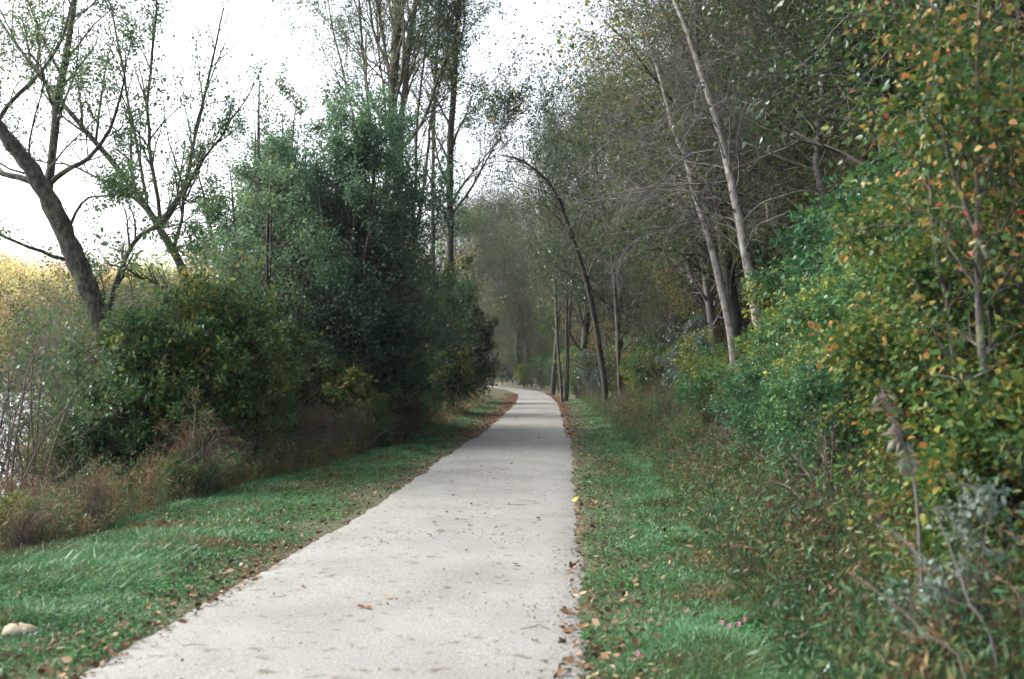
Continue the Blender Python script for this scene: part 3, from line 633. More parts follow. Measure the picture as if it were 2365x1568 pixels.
# --- shrubs: kinds, then copies
def proto_shrub(h, wdt, leafm, bark='twigbrown', n_stem=8, leaf=.06, per=7, tmpl=LEAF8, clump=(.5, .36), lvl=(9, 5, 4), lean=0.):
    L = []
    for s in range(n_stem):
        an = s * 2.4 + rng.random(); q = rng.uniform(.1, 1)
        tip = np.array([math.cos(an) * wdt * .5 * q, math.sin(an) * wdt * .5 * q, h * (1 - .35 * q * q) * rng.uniform(.55, 1.05)])
        L.append((np.array([[0, 0, -.1], tip * [.2, .2, .4], tip * [.55, .55, .8], tip]), [.016, .012, .009, .003]))
    a, r = stem_obj('s', L, None, None, n=9); a = jig(a, .012)
    c, rc = grow(a, r, lvl[0], .12, 1, 55, wdt * .28, absl=1., up=.15, wander=.16, rfac=.6, n=5, shape=lambda t: 1.1 - .6 * t)
    e, re_ = grow(c, rc, lvl[1], .2, 1, 45, .5, up=.05, wander=.15, rfac=.7, n=4)
    V, Fs = merge([tubes(a, r, 5), tubes(c, rc, 3), tubes(e, re_, 3)]); wm = make_mesh('stems', V, Fs, M[bark], True)
    lm = None
    if per:
        V, Fs = merge([leaf_on(e, per, leaf, tmpl, spread=.03, droop=.3, clump=clump), leaf_on(c, per, leaf, tmpl, spread=.03, droop=.3, clump=clump)])
        lm = make_mesh('foliage', V, Fs, M[leafm])
    return wm, lm
SH = {}
SH['green'] = [proto_shrub(2.6, 2.4, 'shrub', n_stem=12, leaf=.052, per=14, lvl=(12, 7, 4)) for _ in range(3)]
SH['vine'] = [proto_shrub(2.5, 2.3, 'vine', n_stem=11, leaf=.055, per=14, lvl=(10, 7, 4), clump=(.5, .36)) for _ in range(3)]
SH['blue'] = [proto_shrub(2.4, 1.6, 'bluegreen', n_stem=9, leaf=.07, per=6, lvl=(9, 6, 4))]
SH['twig'] = [proto_shrub(2.4, 2.2, 'willow', 'twigbrown', n_stem=6, leaf=.05, per=3, lvl=(10, 6, 4), clump=(.5, .5)) for _ in range(2)]
SH['low'] = [proto_shrub(1.0, 1.1, 'weed', n_stem=12, leaf=.045, per=10, lvl=(9, 5, 3), tmpl=LEAFN) for _ in range(2)]
SH['dry'] = [proto_shrub(1.35, 1.0, 'dry', 'twigbrown', n_stem=13, leaf=.034, per=9, tmpl=LEAFN, lvl=(10, 5, 3), clump=(.35, .42)) for _ in range(4)]
SH['broad'] = [proto_shrub(.9, 1.1, 'shrub', n_stem=9, leaf=.06, per=8, lvl=(8, 5, 3)) for _ in range(2)]
SH['dusk'] = [proto_shrub(2.6, 2.6, 'forestdark', n_stem=12, leaf=.08, per=12, lvl=(11, 6, 4), tmpl=LEAF4) for _ in range(2)]
SH['fern'] = [proto_shrub(.9, 1.0, 'autumn', n_stem=12, leaf=.09, per=6, tmpl=LEAFN, lvl=(9, 5, 3))]
def shrub(kind, px, Yv, sc, label, group=None, name='shrub', cat='shrub', idx=None, sxy=1., x=None, tilt=(0, 0)):
    ps = SH[kind]; x = GX(px, Yv) if x is None else x
    return plant_tree(name, ps[rng.integers(len(ps)) if idx is None else idx], x, Yv, rng.random() * 6.28, sc, label, cat, group, names=('stems', 'foliage'), sxy=sxy, tilt=tilt)

# right bank, the green bank of shrubs
rb = [(1660, 24, .75), (1740, 19, .6), (1630, 30, .9), (1800, 16.5, .72), (1850, 15.5, .85), (1820, 24, 1.0), (1900, 19, 1.45), (1930, 14, 1.05), (1960, 16, 1.45), (2010, 12.5, 1.1), (2060, 15, 1.6), (2100, 11.5, 1.15), (2150, 13.5, 1.7), (2210, 10.5, 1.25), (2290, 12, 1.7), (2330, 9.2, 1.2), (2360, 14, 2.), (2000, 20, 1.45), (2140, 18, 1.65), (1590, 36, 1.0), (1600, 22, .7), (1645, 17, .62), (1700, 14.2, .6), (1765, 12.6, .62), (1830, 11, .62), (1890, 10, .66), (1960, 9, .66)]
for k, (px, Yv, s) in enumerate(rb):
    shrub('green', px, Yv, s, 'leafy green shrub in the thicket climbing the right bank below the pale trunks', 'green shrubs on the right bank')
for k in range(56):
    Yv = 4.6 + 25 * (k / 56); x = cx(Yv) + HW + 2.2 + rng.uniform(0, 3.4) + .03 * Yv
    if x / Yv > .56: continue
    shrub('green' if k % 4 else 'vine', 0, Yv, rng.uniform(.28, .42) + .07 * np.clip(x - cx(Yv) - HW - 2, 0, 4) + (.012 * Yv if x / Yv > .27 else 0), 'bushy green shrub', 'lower green shrubs on the right bank', x=x)
for px, Yv, s in [(1600, 31, 1.15), (1560, 34, 1.1), (1625, 27, .9), (1380, 50, 1.0), (1350, 55, 1.1)]:
    shrub('blue', px, Yv, s, 'blue-grey leaved shrub at the foot of the wood right of the path', 'blue-grey shrubs at the wood edge', 'blue_grey_shrub')
shrub('blue', 2235, 4.3, .42, 'blue-green broad-leaved plant near the lower right corner', None, 'blue_green_plant', 'plant')
shrub('fern', 1432, 33, 1.15, 'low bright yellow-green fern clump at the edge of the right verge', name='yellow_fern', cat='fern')
for px, Yv in [(1490, 44), (1540, 46), (1470, 52), (1600, 42), (1250, 92), (1210, 98), (1330, 62), (1365, 70), (1290, 80)]:
    shrub('green', px, Yv, rng.uniform(.8, 1.3), 'small leafy shrub at the foot of the wood beside the bend', 'shrubs at the wood foot')
for px, Yv, sc in [(1160, 128, 1.5), (1195, 118, 1.5), (1228, 108, 1.4), (1255, 100, 1.4), (1140, 140, 1.6), (1280, 88, 1.3), (1325, 70, 1.2), (1345, 64, 1.2), (1372, 58, 1.1), (1400, 56, 1.2), (1420, 50, 1.0), (1455, 48, 1.1), (1500, 46, 1.2), (1535, 40, 1.0), (1300, 78, 1.2), (1270, 120, 1.8), (1310, 105, 1.8), (1355, 90, 1.7), (1215, 135, 1.8), (1180, 150, 1.8)]:
    shrub('dusk', px, Yv, sc, 'dark shrub', 'dark shrubs along the wood edge', 'dark_shrub')
# low growth along the right verge
for k in range(26):
    Yv = 4.5 + 26 * (k / 26) ** 1.1; x = cx(Yv) + HW + 1.9 + rng.uniform(0, 1.0) + .02 * Yv
    kd = 'low' if rng.random() < .82 else 'dry'
    shrub(kd, 0, Yv, rng.uniform(.6, 1.05), {'low': 'low leafy green plant at the front of the right bank', 'dry': 'low brown seed-headed weed at the front of the right bank'}[kd], {'low': 'low green plants along the right verge', 'dry': 'brown weeds along the right verge'}[kd], {'low': 'low_plant', 'dry': 'brown_weed'}[kd], 'plant', x=x)
for k in range(30):
    Yv = 5 + 22 * (k / 30); x = cx(Yv) + HW + 2.9 + rng.uniform(0, 1.8) + .03 * Yv
    kd = rng.choice(['low', 'dry', 'vine', 'broad', 'broad', 'low']) if Yv > 8 else rng.choice(['low', 'broad', 'broad', 'vine'])
    shrub(kd, 0, Yv, rng.uniform(.9, 1.4) if kd != 'vine' else rng.uniform(.5, .8), {'low': 'green leafy plant in the tangle on the right bank', 'dry': 'brown weed in the tangle on the right bank', 'vine': 'yellow-spotted viny plant in the tangle on the right bank', 'broad': 'broad-leaved green plant in the tangle on the right bank'}[kd], {'low': 'green plants in the right tangle', 'dry': 'brown weeds in the right tangle', 'vine': 'viny plants in the right tangle', 'broad': 'broad-leaved plants in the right tangle'}[kd], {'low': 'low_plant', 'dry': 'brown_weed', 'vine': 'viny_plant', 'broad': 'broad_leaved_plant'}[kd], 'plant', x=x)

# left bank: viny shrubs before the water
lb = [(350, 16.5, 1.1), (400, 18, 1.35), (455, 19.5, 1.55), (520, 19, 1.3), (575, 20.5, 1.4), (620, 22, 1.4), (655, 21, 1.1), (690, 23, 1.3), (740, 23.5, 1.1), (775, 22, .8), (205, 17, .8), (480, 23, 1.7), (330, 21, 1.4), (245, 23, 1.0), (110, 17, .75), (265, 15.2, .85), (305, 16.2, 1.0), (430, 16.4, .85), (600, 18.3, .75), (500, 17.3, .75), (150, 14.9, .8), (222, 15.0, 1.0), (292, 15.1, 1.2), (342, 15.3, 1.15), (400, 15.5, 1.25), (456, 15.9, 1.35), (512, 16.2, 1.25), (570, 17, 1.2), (628, 18.4, 1.05)]
for px, Yv, s in lb:
    shrub('vine', px, Yv, s, 'vine-covered shrub with yellow-green leaves between the grass and the water', 'viny shrubs on the left bank', 'viny_shrub', sxy=.85)
for px, Yv, s in [(75, 13.5, 1.2), (10, 13, 1.3), (290, 17, 1.5), (150, 17, 1.5), (185, 16, 1.5), (235, 15.5, 1.5), (330, 16.5, 1.7), (390, 17, 1.7), (450, 17.5, 1.8), (530, 18, 1.6)]:
    shrub('twig', px, Yv, s, 'bare grey-brown twiggy bush in front of the lake', 'bare bushes by the lake', 'bare_bush', 'bush')
for px, Yv, s in [(900, 27, .8), (950, 31, .9), (990, 35, 1.), (1040, 44, 1.), (1075, 60, 1.2), (1100, 70, 1.2)]:
    shrub('green', px, Yv, s, 'green shrub at the foot of the dark bushes left of the path', 'shrubs under the dark bushes')
for k in range(96):
    Yv = 8.3 + 20 * (k / 96) ** 1.3
    edge = cx(Yv) - HW - np.interp(Yv, [8, 12, 15, 20, 30], [2.3, 2.4, 1.9, 1.4, 1.2])
    x = edge - rng.uniform(.2, 2.6 if Yv < 20 else 1.2)
    if x < -.56 * Yv: x = -.5 * Yv + rng.uniform(0, .5)
    if x > edge: continue
    kd = rng.choice(['dry', 'dry', 'dry', 'dry', 'low', 'broad', 'vine'])
    shrub(kd, 0, Yv, rng.uniform(.45, 1.0) * (.55 if kd == 'vine' else 1) * (.72 if x / Yv < -.34 else 1), {'low': 'small green plant among the brown weeds along the left grass', 'dry': 'tangled reddish-brown dry weed along the left grass', 'broad': 'small broad-leaved plant along the left grass', 'vine': 'low viny plant along the left grass'}[kd],
          {'low': 'green plants along the left grass', 'dry': 'dry weeds along the left grass', 'broad': 'broad-leaved plants along the left grass', 'vine': 'viny plants along the left grass'}[kd], {'low': 'low_plant', 'dry': 'dry_weed', 'broad': 'broad_leaved_plant', 'vine': 'viny_plant'}[kd], 'plant', x=x)

# --- the young tree with red and orange leaves, close on the right
Yv = 5.4
L = [(img_line([(2290, 1010), (2284, 800), (2278, 600), (2272, 400), (2262, 200), (2268, 0), (2280, -160)], Yv, Yv + .2, True), [.026, .024, .022, .019, .016, .013, .009, .005]),
     (img_line([(2284, 600), (2250, 500), (2215, 400), (2190, 300), (2175, 150), (2170, 0), (2150, -120)], Yv, Yv + .4, False), [.013, .012, .011, .010, .008, .006, .005, .003]),
     (img_line([(2380, 980), (2370, 800), (2350, 600), (2335, 420), (2330, 200), (2340, 0), (2350, -160)], Yv + .7, Yv + .8, True), [.02, .02, .018, .016, .014, .01, .008, .004]),
     (img_line([(2240, 1000), (2200, 800), (2165, 620), (2150, 450), (2140, 250), (2160, 60), (2200, -80)], Yv + .9, Yv + 1., True), [.02, .018, .016, .014, .012, .008, .006, .003])]
T = Tree('turning_tree', 'young tree with large green, orange and red leaves filling the right edge', 'tree', (L[0][0][0][0], L[0][0][0][1], L[0][0][0][2] + .15))
a, r = stem_obj('t', L, None, None, n=20); a = jig(a, .006); T.tube(a, r, 8, .03)
c, rc = grow(a, r, 24, .12, 1, 58, .52, absl=1., up=.15, wander=.12, rfac=.5, n=7, angv=18); T.tube(c, rc, 5)
e, re_ = grow(c, rc, 6, .15, 1, 48, .5, up=.05, wander=.14, rfac=.7, n=5, rmin=.0015); T.tube(e, re_, 4)
T.leafs(leaf_on(e, 17, .042, LEAF8, spread=.07, droop=.7, tilt=1.1, clump=(.35, .3))); T.leafs(leaf_on(c, 12, .042, LEAF8, spread=.08, droop=.7, tilt=1.1, clump=(.35, .3)))
T.done('bark', 'red')

for px, Yv, h, w_, lab in ((2300, 6.6, 3.2, 2.4, 'leafy young tree with ochre and green leaves just behind the turning tree'), (2240, 7.9, 3.0, 2.0, 'olive and yellow-green bush left of and behind the turning tree'), (2400, 5.2, 1.7, 1.6, 'low ochre-green bush at the foot of the turning tree')):
    big_bush('ochre_bush', lab, GX(px, Yv), Yv, h, w_, 'turnlow', n_stem=8, leaf=.042, per=11, clump=(.4, .36), lvl=(14, 7, 3), tmpl=LEAF8)
# --- dead milkweed: grey stalk with split pods and curled leaves
def milkweed():
    z0 = P(2075, 960, 4.6); gx, gy = z0[0] + .12, 4.6; base = np.array([gx, gy, float(H(gx, gy))])
    T = Tree('dead_milkweed', 'dead grey milkweed stalk with curled hanging leaves and split pods', 'plant', base)
    pts = np.array([base + [0, 0, -.05], P(2120, 1180, 4.6), P(2095, 1050, 4.6), P(2060, 960, 4.6), P(2035, 890, 4.6)])
    a, r = stem_obj('s', [(pts, [.008, .007, .006, .005, .003])], None, None, n=14); T.tube(a, r, 6)
    V = []
    k = 70; t = rng.uniform(.45, 1, k); f = t * 12.99; i = f.astype(int); C = a[0, i]; D = norm(np.stack([rng.normal(0, .7, k), rng.normal(0, .7, k), -rng.uniform(.3, 1.3, k)], -1)); C = C + rng.normal(0, .015, C.shape)
    T.leafs(leaves(C, D, .065, LEAFN, tilt=1.2, sizev=.4)); T.done('twig', 'milk', 'stem', 'curled_leaves')
M['milk'] = leaf_mat('withered_leaves', [(0, (.08, .068, .06)), (.5, (.17, .15, .135)), (1, (.26, .235, .21))], 3, gloss=.03, transl=.15)
milkweed()

# --- long stalks leaning through the right tangle
def stalk(label, pts, Yv, w0, name='leaning_stalk', mat='twig', group=None):
    w0 *= .7; L = [(img_line(pts, Yv, Yv + .3, True), [w0, w0, w0 * .8, w0 * .5])]
    b0 = L[0][0][0] + [0, 0, .15]; o = empty(name, tuple(b0)); tag(o, label, 'stalk', group)
    a, r = stem_obj('s', L, None, None, n=14); a = jig(a, .004)
    c, rc = grow(a, r, 7, .4, 1, 40, .16, n=5, up=.1, rfac=.6, rmin=.0012)
    V, Fs = merge([tubes(a, r, 6)]); part('stem', make_mesh('stem', V - b0, Fs, M[mat], True), o)
    V, Fs = merge([tubes(c, rc, 3)]); part('side_twigs', make_mesh('side_twigs', V - b0, Fs, M[mat], True), o)
stalk('grey dry stalk curving left out of the tangle at mid height', [(2180, 1420), (2140, 1300), (2080, 1230), (2015, 1200)], 4.4, .008)
stalk('long dark stalk leaning left near the lower right corner', [(2230, 1560), (2130, 1470), (2050, 1400), (1960, 1340)], 3.6, .006, mat='twigbrown')
stalk('pale dry stalk crossing the lower right weeds', [(2300, 1500), (2240, 1380), (2200, 1270), (2170, 1180)], 3.9, .006)
stalk('tan bent stalk close to the right edge', [(2360, 1420), (2300, 1350), (2260, 1340), (2220, 1360)], 4.1, .006, mat='twigbrown')
stalk('broken pale sticks leaning from the weeds beside the left grass', [(820, 1060), (850, 1030), (880, 1005), (912, 985)], 19.5, .014, name='leaning_stick')
stalk('thin pale upright dead stick beside the left grass', [(845, 1060), (848, 1045), (846, 1030), (850, 1015)], 19.2, .012, name='leaning_stick')
stalk('bleached dead stems standing at the near end of the left weeds', [(128, 1240), (126, 1210), (124, 1180), (130, 1150)], 10.6, .012, name='leaning_stick')

# ------------------------------------------------------------------ ground cover, beyond counting
def rnd_area(n, y0, y1, umin, umax, dens_pow=1.6):
    """more points near the viewer"""
    q = rng.random(n); y = (y0 ** (1 - dens_pow) + q * (y1 ** (1 - dens_pow) - y0 ** (1 - dens_pow))) ** (1 / (1 - dens_pow))
    u = rng.uniform(0, 1, n); lo = np.interp(y, *umin) if isinstance(umin, tuple) else umin; hi = np.interp(y, *umax) if isinstance(umax, tuple) else umax
    uu = lo + u * (hi - lo)
    return cx(y) + uu, y, uu
def blades(x, y, h, wd, lean=.5):
    n = len(x); z = H(x, y); B = np.stack([x, y, z - .01], -1)
    an = rng.random(n) * 6.28; S = np.stack([np.cos(an), np.sin(an), 0 * an], -1)
    la = rng.random(n) * 6.28; Ln = np.stack([np.cos(la), np.sin(la), 0 * la], -1) * (lean * h * rng.uniform(.15, 1.3, n))[:, None]
    up = np.array([0, 0, 1.]) * h[:, None]; tipz = rng.uniform(.35, .95, n)[:, None]
    w2 = (wd * .5)[:, None] * S
    V = np.stack([B - w2, B + w2, B + Ln * .3 + up * .55 - w2 * .9, B + Ln * .3 + up * .55 + w2 * .9, B + Ln + up * tipz], 1)
    o = (np.arange(n) * 5)[:, None]
    return V.reshape(-1, 3), [o + np.array([[0, 1, 3, 2]]), o + np.array([[2, 3, 4]])]
def grass_side(side, n, name):
    if side < 0:
        x, y, u = rnd_area(n, 3.6, 60, ([0, 8, 12, 15, 20, 30, 60], [-HW - 2.9, -HW - 2.6, -HW - 2.6, -HW - 2.2, -HW - 1.7, -HW - 1.5, -HW - 1.5]), -HW - .02)
    else:
        x, y, u = rnd_area(n, 3.0, 60, HW + .02, ([0, 8, 20, 30, 60], [HW + 2.0, HW + 1.9, HW + 2.0, HW + 2.4, HW + 2.6]))
    dist = np.abs(u) - HW
    lush = vnoise(x + 9 * side, y, 1.3) * .65 + vnoise(x, y, .3) * .35
    dens = (.25 + 1.1 * sst(.32, .6, lush)) * sst(-.06, .2, dist + .25 * (lush - .5)) * (.45 if side > 0 else .5) + .3 * sst(.3, .9, dist)
    dens = dens * np.clip(1.5 - y / 70, .4, 1)
    k = rng.random(n) < np.clip(dens, .04, 1)
    x, y, u, dist, lush = x[k], y[k], u[k], dist[k], lush[k]
    h = (.025 + .025 * sst(.1, .8, dist) + .07 * sst(.48, .68, lush) * sst(.35, 1.1, dist)) * rng.uniform(.3, 1.7, len(x))
    wd = np.clip(.0045 + .0003 * y, .005, .016) * rng.uniform(.6, 1.5, len(x))
    V, Fs = blades(x, y, h, wd, 1.1)
    tag(part(name, make_mesh(name, V, Fs, M['grass'])), kind='stuff')
grass_side(-1, 520000, 'verge_grass'); grass_side(1, 520000, 'verge_grass')
# taller coarse grass and weeds through the banks
def bank_stuff():
    for side, n in ((-1, 60000), (1, 90000)):
        if side < 0: x, y, u = rnd_area(n, 6.5, 60, -HW - 7, ([0, 8, 12, 15, 20, 30], [-HW - 2.8, -HW - 2.7, -HW - 2.9, -HW - 2.2, -HW - 1.4, -HW - 1.2]), 1.4)
        else: x, y, u = rnd_area(n, 2.6, 60, HW + 1.3, HW + 7, 1.5)
        k = vnoise(x, y, .6) + .25 * rng.random(n) > .5; x, y, u = x[k], y[k], u[k]
        h = rng.uniform(.1, .45, len(x)) * (.5 + .7 * vnoise(x, y, .8)); wd = np.clip(.005 + .0003 * y, .006, .02)
        V, Fs = blades(x, y, h, wd, .9)
        tag(part('tall_grass', make_mesh('tall_grass', V, Fs, M['coarse'] if side > 0 else M['dry'])), kind='stuff')
    # leafy undergrowth: many small upright stems with leaves
    for side, n, mat, umin, umax, y0, nm in ((1, 21000, 'weed', HW + 1.15, HW + 6.5, 2.8, 'undergrowth'), (1, 6000, 'dry', HW + 1.3, HW + 6, 3, 'dry_undergrowth'), (-1, 5500, 'dry', -HW - 6.5, ([0, 8, 12, 15, 20, 30], [-HW - 2.6, -HW - 2.4, -HW - 2.4, -HW - 2.0, -HW - 1.4, -HW - 1.3]), 7, 'dry_undergrowth'),
                                          (-1, 5000, 'weed', -HW - 6.5, ([0, 8, 12, 15, 20, 30], [-HW - 2.6, -HW - 2.4, -HW - 2.4, -HW - 2.0, -HW - 1.4, -HW - 1.3]), 7, 'undergrowth')):
        x, y, u = rnd_area(n, y0, 60, umin, umax, 1.3)
        z = H(x, y); hh = rng.uniform(.2, .75, n) * (.5 + .9 * vnoise(x, y, 1.)) * (1 if side < 0 else .75 + .28 * np.clip(u - HW - 1.2, 0, 3))
        m = 5; tt = np.linspace(0, 1, m)[None, :, None]; ln = rng.normal(0, .3, (n, 1, 3)) * hh[:, None, None]; ln[..., 2] = 0
        Pn = np.stack([x, y, z], -1)[:, None, :] + tt * np.array([0, 0, 1.]) * hh[:, None, None] + tt ** 2 * ln
        V1 = tubes(Pn, np.full((n, m), .0025) * np.linspace(1.2, .6, m), 3)
        V2 = leaf_on(Pn, 22, .045 if side < 0 else .05, LEAFN, t0=.15, spread=.03, droop=.1)
        V, Fs = merge([V1, V2])
        tag(part(nm, make_mesh(nm, V, Fs, M[mat])), kind='stuff')
bank_stuff()
# wood floor: ferny low leaves and litter on the slope
def wood_floor():
    n = 90000
    x, y, u = rnd_area(n, 20, 120, HW + 2.5, HW + 28, 1.1)
    z = H(x, y) + rng.uniform(.01, .25, n) * (vnoise(x, y, 2) > .5)
    C = np.stack([x, y, z], -1); D = rng.normal(size=C.shape) * [1, 1, .3]
    V, Fs = leaves(C, norm(D), .16, LEAF4, tilt=.5)
    tag(part('leaf_litter', make_mesh('leaf_litter', V, Fs, M['autumn'])), kind='stuff')
wood_floor()
def clover():
    x, y, u = rnd_area(60000, 3.6, 30, -HW - 3, -HW - .05, 1.5)
    x2, y2, u2 = rnd_area(50000, 3.0, 26, HW + .05, HW + 2.2, 1.6)
    x = np.concatenate([x, x2]); y = np.concatenate([y, y2])
    k = vnoise(x, y, .45) > .56; x, y = x[k], y[k]
    C = np.stack([x, y, H(x, y) + rng.uniform(.015, .06, len(x))], -1)
    V, Fs = leaves(C, norm(rng.normal(size=C.shape) * [1, 1, .15]), .026, LEAF8, tilt=.3)
    tag(part('clover', make_mesh('clover', V, Fs, M['clover'])), kind='stuff')
clover()
def litter():
    # along both edges of the path, thinning outwards; russet drifts further on
    out = []
    for side, n in ((-1, 5200), (1, 4200)):
        x, y, u = rnd_area(n, 3.2, 70, 0, 1, 1.25)
        e = rng.exponential(.3 + .008 * y, n) - .07; u = side * (HW + e); x = cx(y) + u
        k = (e < 2.6) & (rng.random(n) < .35 + .65 * vnoise(x, y, .7)); x, y = x[k], y[k]
        out.append((x, y))
    x, y, u = rnd_area(5200, 3.5, 40, -HW - 2.8, HW + 2.0, 1.4); k = np.abs(u) > HW + .1; out.append((x[k], y[k]))
    x = np.concatenate([o[0] for o in out]); y = np.concatenate([o[1] for o in out])
    z = H(x, y) + rng.uniform(.015, .05, len(x)); C = np.stack([x, y, z], -1)
    V, Fs = leaves(C, norm(rng.normal(size=C.shape) * [1, 1, .25]), .038, LEAF8, tilt=.5, sizev=.5)
    tag(part('leaf_litter', make_mesh('leaf_litter', V, Fs, M['litter'])), kind='stuff')
    # russet drifts by the bend
    n = 9000; y = rng.uniform(24, 75, n); side = np.where(rng.random(n) < .6, -1, 1); e = rng.exponential(.45, n) * np.where(side < 0, 1.1, .6) - .2
    u = side * (HW + e); x = cx(y) + u; z = H(x, y) + rng.uniform(.03, .08, n)
    C = np.stack([x, y, z], -1); V, Fs = leaves(C, norm(rng.normal(size=C.shape) * [1, 1, .2]), .06, LEAF4, tilt=.3)
    tag(part('leaf_litter', make_mesh('leaf_litter', V, Fs, M['litterred'])), kind='stuff')
    # crumbs of grit and torn leaf; thickened far off to mimic canopy shade
    x, y, u = rnd_area(16000, 3.6, 70, -HW * .98, HW * .98, 1.3)
    k = rng.random(len(x)) < .05 + .5 * np.abs(u / HW) ** 6 + .6 * sst(.62, .8, vnoise(x, y, 1.3)) + .9 * sst(22, 42, y)
    x, y = x[k], y[k]; u = u[k]
    C = np.stack([x, y, .024 + .03 * (1 - (u / HW) ** 2) + 0 * x], -1)
    V, Fs = leaves(C, norm(rng.normal(size=C.shape) * [1, 1, .08]), .017, LEAF4, tilt=.15, sizev=.6)
    tag(part('path_debris', make_mesh('path_debris', V, Fs, M['litterred'])), kind='stuff')
litter()

# leaves one can count on the open path
def path_leaves():
    protos = []
    for k in range(4):
        V, Fs = leaves(np.array([[0, 0, 0.]]), np.array([[0, 1., .05]]), 1., LEAF8 if k % 2 else LEAFM, tilt=.12, sizev=0)
        protos.append([make_mesh('fallen_leaf', V - [0, 0, V[:, 2].min()], Fs, M['litter']), make_mesh('fallen_leaf', V - [0, 0, V[:, 2].min()], Fs, M['litterred'])])
    spots = []
    for (px, py) in [(1000, 1245), (1075, 1180), (1095, 1200), (1120, 1190), (1140, 1195), (1160, 1180), (1060, 1205), (938, 1166), (1190, 1308), (1090, 1170), (1125, 1168), (1050, 1150), (860, 1415), (880, 1400), (900, 1392), (845, 1410), (1080, 1220), (1010, 1212), (1130, 1178), (1175, 1170), (1035, 1190), (1290, 1130), (1230, 1110), (1180, 1090)]:
        Yv = F * EYE / (py - 860); spots.append((GX(px, Yv), Yv))
    for _ in range(50):
        y = rng.uniform(7, 34); spots.append((cx(y) + rng.uniform(-1.15, 1.15), y))
    for i, (x, y) in enumerate(spots):
        o = bpy.data.objects.new('fallen_leaf', protos[rng.integers(4)][1 if rng.random() < .7 else 0]); COL.objects.link(o)
        u = (x - cx(y)) / HW; o.location = (x, y, .016 + .03 * (1 - u * u)); s = rng.uniform(.035, .075); o.scale = (s, s, s); o.rotation_euler = (rng.normal(0, .1), rng.normal(0, .1), rng.random() * 6.28)
        tag(o, 'small curled brown leaf lying on the open gravel of the path', 'leaf', 'fallen leaves on the path')
    V, Fs = leaves(np.array([[0, 0, 0.]]), np.array([[0, .7, .7]]), .11, LEAFM, tilt=.5, sizev=0)
    Yv = F * EYE / (1160 - 860.); o = part('fallen_leaf', make_mesh('fallen_leaf', V - [0, 0, V[:, 2].min()], Fs, M['yel']))
    o.location = (GX(1328, Yv), Yv, .02); tag(o, 'single bright yellow leaf standing at the right edge of the path', 'leaf')
M['yel'] = leaf_mat('bright_yellow_leaf', [(0, (.5, .5, .06)), (1, (.62, .58, .08))], 3)
path_leaves()

